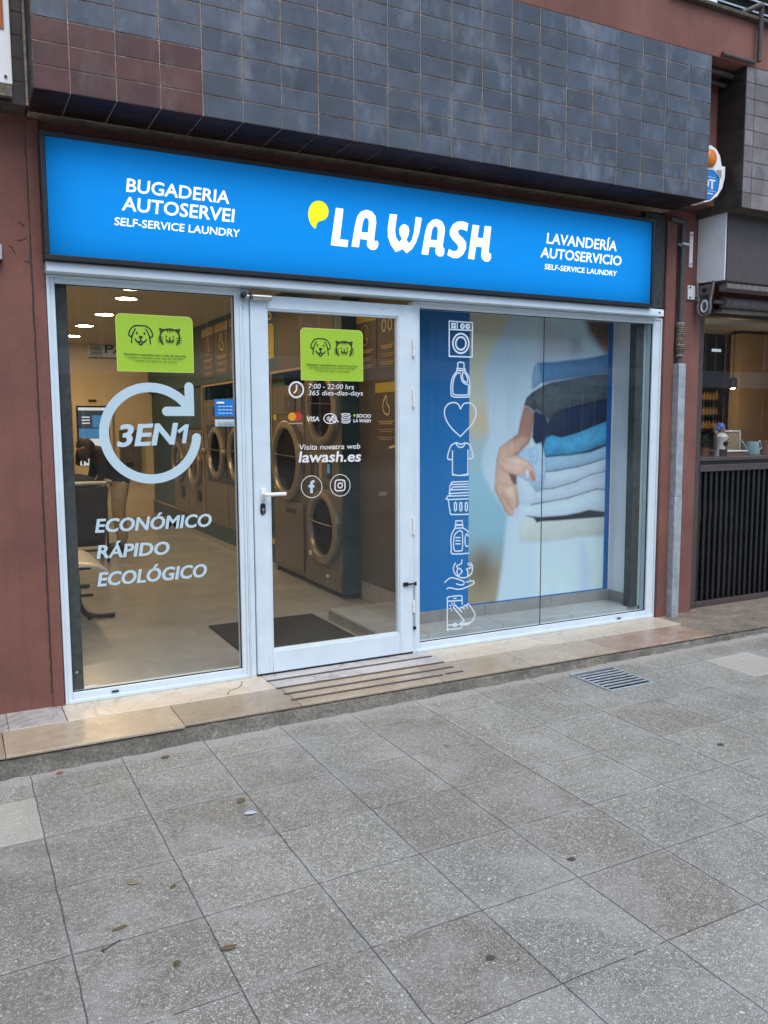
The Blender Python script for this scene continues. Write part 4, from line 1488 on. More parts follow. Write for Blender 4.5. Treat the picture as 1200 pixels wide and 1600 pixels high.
# ---- the poster, a flat print coloured point by point
def poster():
    x0, x1, z0, z1 = 2.425, 4.2, 0.176, 2.42
    nu, nv = 230, 300
    us = np.linspace(x0, x1, nu + 1)
    vs = np.linspace(z0, z1, nv + 1)
    Ug, Vg = np.meshgrid(us, vs)
    P = np.stack([Ug.ravel(), Vg.ravel()], 1)
    K1 = lambda pts: np.array(A([(630 + a / 2.79, 460 + c / 2.79) for a, c in pts], PY))
    K2 = lambda pts: np.array(A([(630 + a / 2.79, 740 + c / 2.79) for a, c in pts], PY))

    def sdf(poly):
        d = np.full(len(P), 9.0)
        ins = np.zeros(len(P), bool)
        n = len(poly)
        for i in range(n):
            a, c = poly[i], poly[(i + 1) % n]
            e = c - a
            w = P - a
            t = np.clip((w @ e) / max(1e-12, e @ e), 0, 1)
            d = np.minimum(d, np.linalg.norm(w - t[:, None] * e, axis=1))
            cond = ((a[1] > P[:, 1]) != (c[1] > P[:, 1]))
            with np.errstate(divide='ignore', invalid='ignore'):
                xi = a[0] + (P[:, 1] - a[1]) * (c[0] - a[0]) / (c[1] - a[1] if abs(c[1] - a[1]) > 1e-12 else 1e-12)
            ins ^= cond & (P[:, 0] < xi)
        return np.where(ins, -d, d)

    rng = np.random.default_rng(5)

    def vnoise(sx, sy, seed):
        g_ = np.random.default_rng(seed).random((64, 64))
        X = (P[:, 0] - x0) * sx
        Y = (P[:, 1] - z0) * sy
        xi, yi = np.floor(X).astype(int), np.floor(Y).astype(int)
        fx, fy = X - xi, Y - yi
        fx, fy = fx * fx * (3 - 2 * fx), fy * fy * (3 - 2 * fy)
        q = lambda a, c: g_[a % 64, c % 64]
        return (q(xi, yi) * (1 - fx) * (1 - fy) + q(xi + 1, yi) * fx * (1 - fy) + q(xi, yi + 1) * (1 - fx) * fy + q(xi + 1, yi + 1) * fx * fy) - 0.5

    def lin(c):
        return np.array(srgb(*c))
    C = np.zeros((len(P), 3))

    def over(mask, col):
        nonlocal C
        C = C * (1 - mask[:, None]) + np.asarray(col) * mask[:, None]

    def soft(d, s):
        t = np.clip(0.5 - d / (2 * s), 0, 1)
        return t * t * (3 - 2 * t)
    # blurred room background
    J1 = lambda pts: np.array(A([(730 + a * 0.191667, 490 + c * 0.191667) for a, c in pts], PY))
    J2 = lambda pts: np.array(A([(730 + a * 0.191667, 680 + c * 0.191667) for a, c in pts], PY))
    hgt = (P[:, 1] - z0) / (z1 - z0)
    stops = [(0.0, (160, 150, 125)), (0.10, (150, 145, 125)), (0.24, (140, 185, 205)), (0.42, (150, 195, 212)), (0.53, (170, 195, 200)), (0.60, (205, 190, 165)), (0.68, (200, 205, 190)), (0.8, (215, 215, 190)), (1.0, (205, 200, 180))]
    hs = np.array([s_[0] for s_ in stops])
    cs = np.array([lin(s_[1]) for s_ in stops])
    C = np.stack([np.interp(hgt, hs, cs[:, k]) for k in range(3)], 1)
    c0 = J2([(110, 1090)])[0]
    over(soft(np.linalg.norm((P - c0) / np.array([0.12, 0.17]), axis=1) - 0.75, 0.75) * 0.85, lin((118, 105, 88)))
    # the white robe
    rb = np.vstack([J1([(300, 120), (190, 330), (140, 480), (158, 640), (170, 850), (180, 990), (138, 1090), (120, 1200)]), J2([(118, 250), (135, 330), (205, 460), (280, 570), (325, 650), (312, 760), (290, 1000), (255, 1250), (225, 1440), (1180, 1440)]), J1([(1200, -60), (420, -60)])])
    shade = 1 + 0.10 * vnoise(5, 1.0, 3) + 0.07 * vnoise(14, 2.0, 4)
    left = np.clip((P[:, 0] - J2([(120, 0)])[0][0]) / 0.5, 0, 1)
    over(soft(sdf(rb), 0.03), lin((196, 220, 242)) * (shade * (0.92 + 0.10 * left))[:, None])
    over(soft(sdf(J2([(910, 900), (960, 880), (1010, 1100), (985, 1290), (920, 1290)])), 0.06) * 0.45, lin((160, 180, 195)))
    over(soft(sdf(J1([(620, 30), (760, 130), (900, 330), (700, 360), (560, 390), (600, 200)])), 0.07) * 0.6, lin((180, 180, 172)))
    over(soft(sdf(J1([(840, 200), (910, 190), (960, 320), (850, 330)])), 0.05) * 0.5, lin((130, 130, 125)))
    over(soft(sdf(J1([(960, 40), (1250, 40), (1250, 330), (1140, 325), (1060, 250), (990, 150)])), 0.05), lin((112, 84, 72)))
    over(soft(sdf(J1([(1080, 240), (1250, 200), (1250, 330), (1140, 325)])), 0.05) * 0.6, lin((170, 120, 95)))

    sl = J2([(615, 440), (1160, 285)])
    SLP = (sl[1][1] - sl[0][1]) / (sl[1][0] - sl[0][0])

    def cloth(poly, col, edge=0.006, amp=0.10, sx=8, sy=20, top=0.22, seed=1, rim=0.35):
        d = sdf(poly)
        m = soft(d, edge)
        bw = 0.10
        cx_ = P[:, 0]
        zc = np.clip(-d / 0.06, 0, 1)
        s_ = 1 + amp * 1.5 * vnoise(sx, sy, seed) + amp * 1.2 * vnoise(sx * 3.1, sy * 2.3, seed + 9) + amp * 0.9 * vnoise(60, 70, seed + 17)
        s_ *= (1 - rim) + rim * np.sqrt(zc)
        w_ = P[:, 1] - SLP * P[:, 0]
        pw = poly[:, 1] - SLP * poly[:, 0]
        tt = np.clip((w_ - pw.min()) / (np.ptp(pw) + 1e-6), 0, 1)
        s_ *= 0.80 + 0.30 * tt
        over(m, lin(col) * s_[:, None])

    cloth(J1([(575, 400), (700, 395), (1000, 360), (1200, 320), (1200, 478), (900, 520), (700, 545), (630, 565), (600, 560), (590, 480)]), (92, 148, 192), 0.012, seed=11)
    cloth(J1([(575, 400), (592, 480), (602, 560), (562, 600), (525, 618), (528, 500), (545, 430)]), (150, 190, 222), 0.012, seed=12)
    cloth(J2([(418, 740), (460, 655), (560, 700), (600, 700), (1200, 660), (1200, 815), (900, 830), (640, 870), (420, 872)]), (200, 212, 210), 0.022, 0.05, seed=13, rim=0.12)
    cloth(J2([(425, 585), (470, 650), (600, 668), (800, 652), (920, 628), (990, 612), (1200, 632), (1200, 445), (1000, 455), (820, 515), (620, 550), (530, 570)]), (198, 220, 238), seed=14, amp=0.05, rim=0.16)
    cloth(J2([(405, 330), (432, 420), (418, 560), (530, 568), (620, 548), (820, 512), (980, 460), (1050, 440), (1200, 443), (1200, 285), (880, 380), (615, 440)]), (202, 222, 240), seed=15, amp=0.05, rim=0.16)
    cloth(J2([(600, 445), (700, 432), (880, 380), (1000, 325), (1200, 280), (1200, 165), (1000, 230), (880, 262), (640, 298)]), (196, 216, 236), seed=16, amp=0.05, rim=0.16)
    cloth(np.vstack([J2([(405, 165), (470, 110), (540, 95), (570, 40)]), J1([(600, 1050), (625, 1060)]), J2([(640, 170), (640, 300), (615, 445), (560, 470), (500, 380), (410, 335)])]), (176, 206, 236), seed=22, amp=0.12, rim=0.2)
    cloth(J2([(630, 175), (840, 165), (1000, 130), (1200, 40), (1200, 165), (1000, 230), (880, 262), (720, 290), (640, 296)]), (160, 200, 226), seed=17, amp=0.07, rim=0.2)
    over(soft(sdf(np.vstack([J1([(540, 800), (640, 820), (1200, 660)]), J2([(1200, 60), (1000, 140), (640, 180), (600, 60)]), J1([(545, 1050), (530, 950)])])), 0.01), lin((30, 52, 80)))
    cloth(J1([(622, 1060), (640, 1010), (690, 990), (760, 1010), (870, 980), (1000, 930), (1200, 845), (1200, 1035), (1000, 1110), (850, 1150), (640, 1165), (618, 1110)]), (80, 168, 214), seed=18, amp=0.18)
    cloth(J1([(530, 840), (560, 790), (620, 835), (650, 880), (692, 865), (692, 935), (620, 965), (602, 1045), (560, 1065), (528, 1010), (545, 900)]), (18, 46, 88), 0.008, seed=19)
    cloth(J1([(692, 985), (690, 890), (702, 815), (800, 765), (1000, 720), (1200, 680), (1200, 850), (1000, 930), (900, 970), (780, 1005)]), (10, 42, 78), seed=20, amp=0.16)
    cloth(J1([(636, 828), (682, 845), (655, 892)]), (130, 160, 190), seed=23)
    cloth(J1([(462, 748), (480, 690), (530, 640), (620, 585), (680, 560), (830, 535), (1000, 505), (1200, 484), (1200, 680), (1000, 720), (800, 765), (705, 820), (665, 872), (640, 830), (600, 812), (560, 770), (545, 800), (500, 760)]), (84, 98, 106), 0.007, 0.22, 26, 40, seed=21, rim=0.45)
    over(soft(sdf(J1([(545, 690), (565, 740), (600, 810), (570, 800), (545, 800), (520, 760)])), 0.008) * 0.75, lin((52, 58, 64)))

    def line(pts, w, col, k, e=0.007):
        for a, c in zip(pts[:-1], pts[1:]):
            ee = c - a
            t = np.clip(((P - a) @ ee) / (ee @ ee + 1e-12), 0, 1)
            d = np.linalg.norm(P - a - t[:, None] * ee, axis=1)
            over(soft(d - w * 0.5, e) * k, lin(col))
    dk = (34, 46, 62)
    line(J2([(640, 170), (840, 160), (950, 140), (1080, 95), (1160, 55)]), 0.010, dk, 0.75)
    line(J2([(640, 296), (720, 290), (900, 256), (1000, 230), (1160, 178)]), 0.009, dk, 0.75)
    line(J2([(615, 440), (700, 432), (880, 380), (1000, 325), (1160, 285)]), 0.008, dk, 0.65)
    line(J2([(520, 566), (620, 548), (820, 512), (980, 460), (1050, 440), (1160, 443)]), 0.009, dk, 0.7)
    line(J1([(630, 566), (700, 548), (850, 525), (1160, 488)]), 0.006, (40, 52, 62), 0.6)
    line(J1([(700, 820), (800, 768), (1000, 722), (1180, 688)]), 0.010, (20, 30, 42), 0.6)
    over(soft(sdf(J2([(475, 655), (600, 668), (800, 652), (920, 628), (990, 608), (1200, 634), (1200, 660), (900, 682), (720, 696), (600, 702), (565, 712), (540, 676)])), 0.008), lin((40, 48, 60)))
    for xa in (505, 530, 560):
        line(J2([(xa, 120), (xa + 12, 170), (xa - 4, 230)]), 0.008, (100, 135, 180), 0.35, 0.012)
    # the hand and forearm
    def skin(poly, col, k=1.0, e=0.012):
        d = sdf(poly)
        rimd = 0.74 + 0.26 * np.sqrt(np.clip(-d / 0.045, 0, 1))
        over(soft(d, e) * k, lin(col) * ((1 + 0.16 * vnoise(9, 9, 31) + 0.08 * vnoise(40, 40, 33)) * rimd)[:, None])
    skin(J1([(462, 752), (500, 762), (536, 800), (542, 860), (530, 930), (524, 1000), (500, 1060), (450, 1105), (405, 1160), (370, 1210), (235, 1210), (262, 1100), (350, 1030), (410, 980), (430, 880)]), (172, 130, 116))
    skin(J1([(380, 1020), (440, 985), (500, 1010), (480, 1070), (420, 1110), (330, 1190), (260, 1190), (290, 1100)]), (206, 172, 152), 0.8, 0.03)
    skin(J2([(238, 200), (262, 100), (365, 30), (430, 60), (430, 120), (380, 165), (470, 205), (480, 320), (400, 325), (385, 390), (412, 460), (420, 560), (402, 620), (382, 664), (342, 655), (310, 620), (270, 540), (220, 455), (226, 320)]), (212, 180, 162))
    skin(J2([(330, 300), (400, 322), (405, 400), (378, 402), (350, 350)]), (92, 62, 58), 0.85, 0.012)
    skin(J2([(248, 225), (320, 175), (400, 163), (480, 203), (536, 250), (552, 310), (556, 372), (530, 376), (505, 342), (500, 292), (470, 285), (464, 328), (370, 318), (290, 290)]), (220, 190, 174))
    skin(J2([(300, 185), (400, 172), (470, 208), (510, 240), (440, 240), (330, 225)]), (238, 214, 200), 0.75, 0.02)
    skin(J2([(505, 300), (530, 290), (552, 340), (556, 372), (530, 376)]), (186, 128, 112), 0.7, 0.01)
    skin(J2([(468, 292), (484, 274), (506, 300), (502, 352), (486, 346)]), (232, 226, 240), 1.0, 0.005)
    skin(J2([(240, 370), (320, 400), (400, 400), (414, 470), (412, 560), (396, 620), (352, 590), (320, 520), (250, 470)]), (216, 184, 164), 0.9, 0.015)
    skin(J2([(300, 430), (370, 420), (395, 480), (380, 530), (320, 490)]), (236, 214, 196), 0.75, 0.02)
    line(J2([(225, 420), (270, 530), (310, 610), (345, 655)]), 0.008, (168, 116, 96), 0.6, 0.012)
    line(J2([(290, 430), (285, 490), (330, 560), (372, 610)]), 0.004, (160, 110, 92), 0.6, 0.008)
    line(J2([(395, 470), (408, 560), (395, 620)]), 0.005, (160, 108, 95), 0.6, 0.008)
    line(J2([(262, 250), (300, 285), (365, 318)]), 0.006, (176, 126, 104), 0.55, 0.012)
    line(J2([(375, 40), (400, 90), (385, 150)]), 0.006, (160, 112, 96), 0.5, 0.014)
    over(soft(sdf(J2([(382, 600), (412, 590), (436, 640), (400, 690), (372, 670)])), 0.008) * 0.85, lin((198, 208, 238)))
    # flat blue bands
    bx = A([(732, 760)], PY)[0][0]
    over((P[:, 0] < bx).astype(float), lin((0, 118, 184)))
    rx = A([(946, 700)], PY)[0][0]
    over((P[:, 0] > rx).astype(float), lin((0, 100, 170)))
    over(((P[:, 1] < z0 + 0.012) & (P[:, 0] > bx)).astype(float), lin((0, 100, 170)))
    C = np.clip(np.power(C, 1.1) * 1.2, 0.0, 0.92)
    me = bpy.data.meshes.new('poster')
    verts = [(float(a), PY - 0.003, float(c)) for a, c in P]
    faces = []
    W_ = nu + 1
    for j in range(nv):
        for i in range(nu):
            k = j * W_ + i
            faces.append((k, k + 1, k + 1 + W_, k + W_))
    me.from_pydata(verts, [], faces)
    ca = me.color_attributes.new('print', 'FLOAT_COLOR', 'POINT')
    ca.data.foreach_set('color', np.concatenate([C, np.ones((len(C), 1))], 1).ravel().astype(np.float32))
    m, n, bs = new_mat('poster_print')
    a = N(n, 'ShaderNodeAttribute', attribute_name='print')
    n.links.new(a.outputs['Color'], bs.inputs['Base Color'])
    bs.inputs['Roughness'].default_value = 0.45
    me.materials.append(m)
    o = bpy.data.objects.new('poster', me)
    COL.objects.link(o)
    o.parent = dp
    o.matrix_parent_inverse = Matrix.Translation(dp.location).inverted()
    return o


poster()

# ================================================================== CEILING LIGHTS
def ceiling_light(x, y, label):
    t = thing('ceiling_light', label, 'ceiling light', (x, y, 2.8), 'round recessed ceiling lights')
    b = MB()
    b.lathe([(0.105, 0), (0.118, -0.004), (0.118, -0.012), (0.104, -0.014), (0.1, -0.008)], (x, y, 2.8), (0, 0, 1), 'white', 32)
    b.build('rim', t)
    b = MB()
    b.lathe([(0.0, -0.009), (0.1, -0.009)], (x, y, 2.8), (0, 0, 1), 'lamp', 32)
    b.build('lamp_disc', t)
for px, lab in (((205, 449), 'lit round ceiling light cut off by the top of the left window'), ((197, 465), 'largest fully visible lit round ceiling light behind the left window'), ((163, 490), 'second largest lit round ceiling light, left of the green sticker'), ((132, 508), 'lit round ceiling light third along the row towards the back wall'), ((113, 524), 'smallest lit round ceiling light next to the back wall')):
    p = at(*px, 2, 2.8)
    ceiling_light(p.x, p.y, lab)
ceiling_light(1.2, 1.2, 'lit round ceiling light near the shop front above the door')

# ================================================================== WASHING MACHINES
MX = 2.47


def porthole(par, y, z, r, mat_ring='ringmetal', x=MX, bar=True):
    b = MB()
    b.lathe([(r * 0.74, -0.01), (r * 0.76, 0.035), (r * 0.80, 0.055), (r * 0.88, 0.06), (r * 0.97, 0.045), (r, 0.02), (r, -0.005)], (x, y, z), (-1, 0, 0), mat_ring, 40)
    d = b.build('porthole_door', par)
    b = MB()
    b.lathe([(r * 0.745, 0.02), (r * 0.6, 0.038), (r * 0.3, 0.052), (0, 0.056)], (x, y, z), (-1, 0, 0), 'porthole', 36)
    b.build('door_glass', d)
    b = MB()
    b.lathe([(r * 0.74, -0.004), (r * 0.72, -0.30), (0, -0.30)], (x, y, z), (-1, 0, 0), 'drum', 36)
    b.build('drum', d)
    b = MB()
    b.box(x - 0.05, x - 0.002, y - r * 1.08, y - r * 0.9, z - 0.07, z + 0.07, 'ringmetal')
    b.build('door_hinge', d, 0.004)
    return d


def machine(label, y0, y1, z0, z1, kind):
    t = thing('washing_machine', label, 'washing machine', (MX + 0.3, (y0 + y1) / 2, z0), 'washers and dryers in a row along the right wall')
    b = MB()
    # front skin with holes left for the drums is not needed: drums sit in a dark recess
    b.box(MX + 0.004, MX + 0.75, y0 + 0.006, y1 - 0.006, z0, z1, 'inox')
    b.build('body', t, 0.006)
    return t


def panel(par, y0, y1, z0, z1, mat='inox', name='front_panel', x=MX, th=0.012):
    b = MB()
    b.box(x - th, x + 0.003, y0, y1, z0, z1, mat)
    return b.build(name, par, 0.003)


def drum_door(par, y, z, r):
    """dark disc sunk behind the ring instead of a hole through the cabinet"""
    b = MB()
    b.lathe([(r * 0.74, -0.002), (r * 0.74, 0.006), (r * 0.70, 0.010), (0, 0.010)], (MX, y, z), (-1, 0, 0), 'drum', 36)
    b.lathe([(r * 0.74, -0.01), (r * 0.76, 0.035), (r * 0.80, 0.055), (r * 0.88, 0.06), (r * 0.97, 0.045), (r, 0.02), (r, -0.005)], (MX, y, z), (-1, 0, 0), 'ringmetal', 44)
    d = b.build('porthole_door', par)
    b = MB()
    b.lathe([(r * 0.745, 0.022), (r * 0.6, 0.038), (r * 0.3, 0.05), (0, 0.054)], (MX, y, z), (-1, 0, 0), 'porthole', 36)
    b.build('door_glass', d)
    b = MB()
    b.box(MX - 0.055, MX - 0.002, y - r * 1.07, y - r * 0.93, z - 0.07, z + 0.07, 'ringmetal')
    b.build('door_hinge', d, 0.004)
    b = MB()
    b.tube([(MX - 0.05, y - r * 0.7, z + r * 0.1), (MX - 0.062, y, z + r * 0.12), (MX - 0.05, y + r * 0.7, z + r * 0.14)], 0.004, 'ringmetal', 6)
    b.build('door_bar', d)
    return d


mA = machine('nearest stacked steel dryer with two big portholes, seen through the door glass', 1.73, 2.58, 0.05, 2.02, 'A')
panel(mA, 1.75, 2.56, 0.06, 0.24, 'inox', 'kick_panel')
drum_door(mA, 2.10, 0.60, 0.335)
drum_door(mA, 2.10, 1.66, 0.335)
cp = panel(mA, 1.77, 2.55, 0.98, 1.26, 'inox', 'control_panel')
b = MB()
for i, (y, m) in enumerate(((2.36, 'black'), (2.27, 'dark_wall'), (2.16, 'tan'), (1.98, 'black'))):
    b = MB()
    b.box(MX - 0.02, MX - 0.011, y - 0.05 if i != 2 else y - 0.035, y + 0.035, 1.04, 1.20, m)
    if i == 3:
        b.box(MX - 0.023, MX - 0.019, 1.95, 2.0, 1.09, 1.17, 'screen_blue')
    b.build('display', cp)
b = MB()
b.cyl((MX - 0.014, 2.02, 0.17), (MX - 0.03, 2.02, 0.17), 0.014, 'vinyl', 10)
b.build('knob', mA)
b = MB()
b.box(MX - 0.006, MX + 0.70, 1.718, 1.731, 0.05, 2.02, 'teal')
b.build('side_panel', mA)
b = MB()
for (y, z, w_, h_, mt) in ((1.86, 1.30, 0.10, 0.03, 'vinyl'), (2.44, 0.30, 0.06, 0.04, 'vinyl'), (2.42, 1.95, 0.16, 0.035, 'yellow')):
    b = MB()
    b.box(MX - 0.0015, MX + 0.003, y, y + w_, z, z + h_, mt)
    b.build('label_plate', mA)
mB = machine('tall steel washer with one large porthole, second from the door', 2.585, 3.43, 0.06, 1.90, 'B')
drum_door(mB, 2.99, 1.17, 0.40)
cp = panel(mB, 2.62, 3.40, 1.62, 1.88, 'inox', 'control_panel')
b = MB()
b.box(MX - 0.022, MX - 0.011, 2.76, 3.04, 1.645, 1.80, 'brown_metal')
b.box(MX - 0.026, MX - 0.021, 2.86, 2.93, 1.69, 1.74, 'screen_dark')
b.build('display', cp)
panel(mB, 2.61, 3.40, 0.10, 0.76, 'inox', 'front_panel')
b = MB()
b.box(MX - 0.018, MX - 0.011, 2.82, 3.05, 0.655, 0.70, 'black')
b.build('soap_slot', mB)
b = MB()
for z in (0.86, 1.56):
    b = MB()
    b.box(MX - 0.006, MX - 0.0005, 3.30, 3.40, z, z + 0.2, 'yellow')
    b.build('warning_sticker', mB)
mD = machine('steel washer with a black square bezel half hidden by the white mullion', 4.15, 5.05, 0.28, 1.83, 'D')
mC = machine('steel washer with an oval looking porthole in a black bezel, left of the mullion', 5.06, 6.08, 0.28, 1.83, 'C')
for t, y in ((mD, 4.6), (mC, 5.47)):
    b = MB()
    b.box(MX - 0.010, MX + 0.003, y - 0.40, y + 0.42, 0.80, 1.52, 'black')
    b.build('bezel', t, 0.02)
    o = drum_door(t, y - 0.03, 1.17, 0.33)
    b = MB()
    b.ball((MX - 0.05, y + 0.40, 1.18), 0.05, 'ringmetal')
    b.build('door_knob', t)
    cp = panel(t, y - 0.40, y + 0.44, 1.56, 1.81, 'inox', 'control_panel')
    b = MB()
    b.box(MX - 0.02, MX - 0.011, y - 0.2, y + 0.1, 1.63, 1.74, 'black')
    b.build('display', cp)
mE = machine('small washer furthest along the row beside the back wall', 6.95, 7.78, 0.28, 1.45, 'E')
mF = machine('small washer with a round door, nearer neighbour of the furthest one', 6.13, 6.94, 0.28, 1.45, 'F')
for t, y in ((mE, 7.40), (mF, 6.50)):
    drum_door(t, y, 0.98, 0.30)
    b = MB()
    b.lathe([(0.085, 0.004), (0.085, 0.02), (0.0, 0.03)], (MX, y - 0.14, 0.56), (-1, 0, 0), 'black', 20)
    b.build('drain_cover', t)
    cp = panel(t, y - 0.36, y + 0.38, 1.30, 1.44, 'inox', 'control_panel')
    b = MB()
    b.box(MX - 0.02, MX - 0.011, y - 0.2, y + 0.05, 1.33, 1.41, 'black')
    b.build('display', cp)
b = MB()
b.box(2.52, 3.39, 6.13, 7.8, 1.46, 2.028, 'teal')
b.box(2.52, 3.39, 7.8, 9.39, 0.276, 2.028, 'teal')
b.build('machine_surround', bld)
b = MB()
b.box(2.62, 3.39, 3.47, 4.14, 0.276, 2.028, 'teal')
b.build('machine_surround', bld)

# ================================================================== WALL POSTERS INSIDE
def wall_poster(label, x, quad, head='tan', icon=0, lines=3):
    q = AX(quad, x)
    u0, u1 = q[0][0], q[1][0]
    v1, v0 = q[0][1], q[3][1]
    b = MB()
    P = on_x(x)
    b.box(x - 0.004, x - 0.0005, -u1, -u0, v0, v1, 'poster_brown')
    w, h = u1 - u0, v1 - v0
    F = 0.004
    if head:
        fill(b, P, [[(u0, v1 - 0.16 * h), (u1, v1 - 0.16 * h), (u1, v1), (u0, v1)]], head, F)
    c = ((u0 + u1) / 2, v0 + 0.62 * h)
    if icon == 1:
        stroke(b, P, circ(c, 0.16 * w, 20, 0.17 * h), 0.01, 'tan', True, base=F)
        stroke(b, P, [(c[0], c[1] - .05 * h), (c[0] + .12 * w, c[1] - .1 * h), (c[0] + .02 * w, c[1] + .1 * h)], 0.012, 'tan', base=F)
    elif icon == 2:
        stroke(b, P, cat([(c[0] - .1 * w, c[1] - .1 * h), (c[0] - .14 * w, c[1] + .02 * h), (c[0], c[1] + .16 * h), (c[0] + .05 * w, c[1] + .03 * h), (c[0] + .16 * w, c[1] - .05 * h), (c[0] + .1 * w, c[1] - .15 * h)], True), 0.012, 'cream', True, base=F)
    elif icon == 3:
        for dx in (-.16, .16):
            stroke(b, P, circ((c[0] + dx * w, c[1] + .06 * h), 0.10 * w, 16, 0.09 * h), 0.012, 'cream', True, base=F)
    for i in range(lines):
        for k in range(2):
            v = v0 + h * (0.36 - 0.13 * i - 0.035 * k)
            ww = (0.36 if k == 0 else 0.28) * w
            if v > v0 + 0.02:
                stroke(b, P, [(c[0] - ww, v), (c[0] + ww, v)], 0.012 if i == 0 else 0.007, 'tan', caps=False, base=F)
    return tag(b.build('wall_poster', None, recalc=False, smooth=False), label, 'poster', 'brown instruction posters inside the laundry')


wall_poster('brown instruction poster with a tan header, left of the pair above the machines', 2.475, [(315, 516), (333, 508), (334, 586), (317, 592)], 'tan', 1)
wall_poster('brown instruction poster with a hand drawing and tan header above the machines', 2.475, [(335, 508), (355.5, 500), (357, 582), (336, 587)], 'tan', 2)
wall_poster('brown poster cut off by the white mullion above the machines', 2.475, [(358, 498), (372, 492), (373, 577), (359, 582)], 'tan', 3)
wall_poster('plain brown board above the dryers behind the green door sticker', 2.475, [(434, 484), (520, 440), (521, 560), (435, 583)], None, 0, 0)
wall_poster('brown poster with yellow header showing a hand and drum, right of the green door sticker', 2.62, [(554, 493), (588, 480), (589, 577), (556, 583)], 'yellow', 1)
wall_poster('brown poster with two jar drawings at the upper right of the door', 2.62, [(590.5, 479), (620, 470), (621, 573), (591.5, 577)], None, 3)
wall_poster('lower brown poster with yellow header and pointing hand, right side of the door', 2.62, [(587, 599), (621, 592), (622, 690), (587.5, 692)], 'yellow', 2)
b = MB()
q = AX([(413, 512), (428, 507), (429.5, 557), (414, 562)], 2.475)
b.box(2.470, 2.4745, -q[1][0], -q[0][0], q[3][1], q[0][1], 'yellow')
for i in range(7):
    v = q[3][1] + 0.06 + i * 0.045
    stroke(b, on_x(2.470), [(q[0][0] + 0.08, v), (q[1][0] - 0.12, v)], 0.01, 'poster_brown', caps=False)
tag(b.build('wall_poster', None, recalc=False), 'yellow price poster above the machines, left edge of the door glass', 'poster', 'brown instruction posters inside the laundry')
b = MB()
q = AX([(411, 503), (425, 499), (413, 485)], 2.475)
text(b, on_x(2.4745), 'AS', q[0][0], q[1][0], q[0][1], q[2][1], 'cream', 0.1, 0.02)
stroke(b, on_x(2.4745), [(q[0][0], q[0][1] - 0.05), (q[1][0], q[0][1] - 0.05)], 0.014, 'cream', caps=False)
tag(b.build('wall_lettering', None, recalc=False), 'pale letters on the teal wall at the top left of the door glass', 'lettering')
b = MB()
q = AX([(609, 699), (619, 697)], 2.62)
stroke(b, on_x(2.62), [(q[0][0], q[0][1]), (q[1][0], q[1][1])], 0.02, 'cream')
tag(b.build('wall_label', None, recalc=False), 'tiny oval pale label just below the lower brown poster', 'label')
b = MB()
q = AX([(592, 772), (605, 771)], 2.62)
stroke(b, on_x(2.62), q, 0.035, 'skirting', caps=False)
tag(b.build('wall_label', None, recalc=False), 'small grey printed patch on the dark wall beside the round social icons', 'label')

# ================================================================== BACK WALL
BY = 9.4
b = MB()
x0, z1 = A([(137, 539)], BY)[0]
x1, z0 = A([(250, 561)], BY)[0]
b.box(x0, x1, BY - 0.02, BY - 0.001, z0, z1, 'white_wall')
P = on_y(BY - 0.02)
h = z1 - z0
for i in range(5):
    c = (x0 + 0.12, z0 + h * (0.18 + 0.15 * i))
    stroke(b, P, circ((c[0] + (0.012 if i % 2 else 0), c[1]), 0.085, 18, 0.02), 0.008, 'teal_lt', True)
text(b, P, 'PAGO', x0 + 0.25, x0 + 1.02, z0 + 0.07, z0 + 0.20, 'teal_lt', 0.1, 0.03)
b.box(x0, x1, BY - 0.026, BY - 0.001, z0 - 0.02, z0 - 0.003, 'teal')
tag(b.build('payment_sign', None, recalc=False), 'pale sign board with a coin stack drawing and teal PA lettering on the back wall', 'sign')
ks = thing('payment_kiosk', 'wall mounted payment kiosk with a tall lit screen on the back wall', 'kiosk', (1.55, BY, 1.1))
q = A([(118, 634), (165, 640), (120, 718)], BY - 0.08)
x0, x1, z1, z0 = q[0][0], q[1][0] + 0.05, q[0][1], q[2][1] - 0.1
b = MB()
b.box(x0 - 0.05, x1 + 0.05, BY - 0.1, BY - 0.001, z0 - 0.35, z1 + 0.05, 'cream')
b.build('housing', ks, 0.01)
b = MB()
b.box(x0, x1, BY - 0.112, BY - 0.1, z0, z1, 'black')
b.build('bezel', ks, 0.004)
b = MB()
m = 0.03
H = z1 - z0
bands = [(0.0, 0.45, 'screen_white'), (0.45, 0.62, 'screen_blue'), (0.62, 0.92, 'screen_dark'), (0.92, 0.97, 'screen_white')]
for a, c, mt in bands:
    b.box(x0 + m, x1 - m, BY - 0.118, BY - 0.1125, z0 + a * H + 0.003, z0 + c * H, mt)
for i in range(3):
    b.box(x0 + 0.08, x0 + 0.2, BY - 0.122, BY - 0.1185, z0 + H * (0.70 + i * 0.05), z0 + H * (0.72 + i * 0.05), 'screen_white')
b.box(x0 + 0.24, x1 - 0.06, BY - 0.122, BY - 0.1185, z0 + H * 0.64, z0 + H * 0.84, 'screen_blue')
b.build('screen', ks)
b = MB()
b.box((x0 + x1) / 2 - 0.06, (x0 + x1) / 2 + 0.06, BY - 0.13, BY - 0.101, z1 + 0.06, z1 + 0.10, 'black')
b.build('camera_bar', ks, 0.004)
b = MB()
q = A([(187, 672), (218, 672), (218, 741), (187, 738)], BY - 0.1)
x0, x1, z1, z0 = q[0][0], q[1][0], q[0][1], q[2][1]
b.box(x0, x1, BY - 0.12, BY - 0.001, z0, z1, 'inox')
b.box(x0 + 0.08, x0 + 0.2, BY - 0.126, BY - 0.12, z0 + 0.12, z0 + 0.2, 'black')
b.box(x0 + 0.14, x0 + 0.17, BY - 0.13, BY - 0.12, z0 + 0.3, z0 + 0.38, 'chrome')
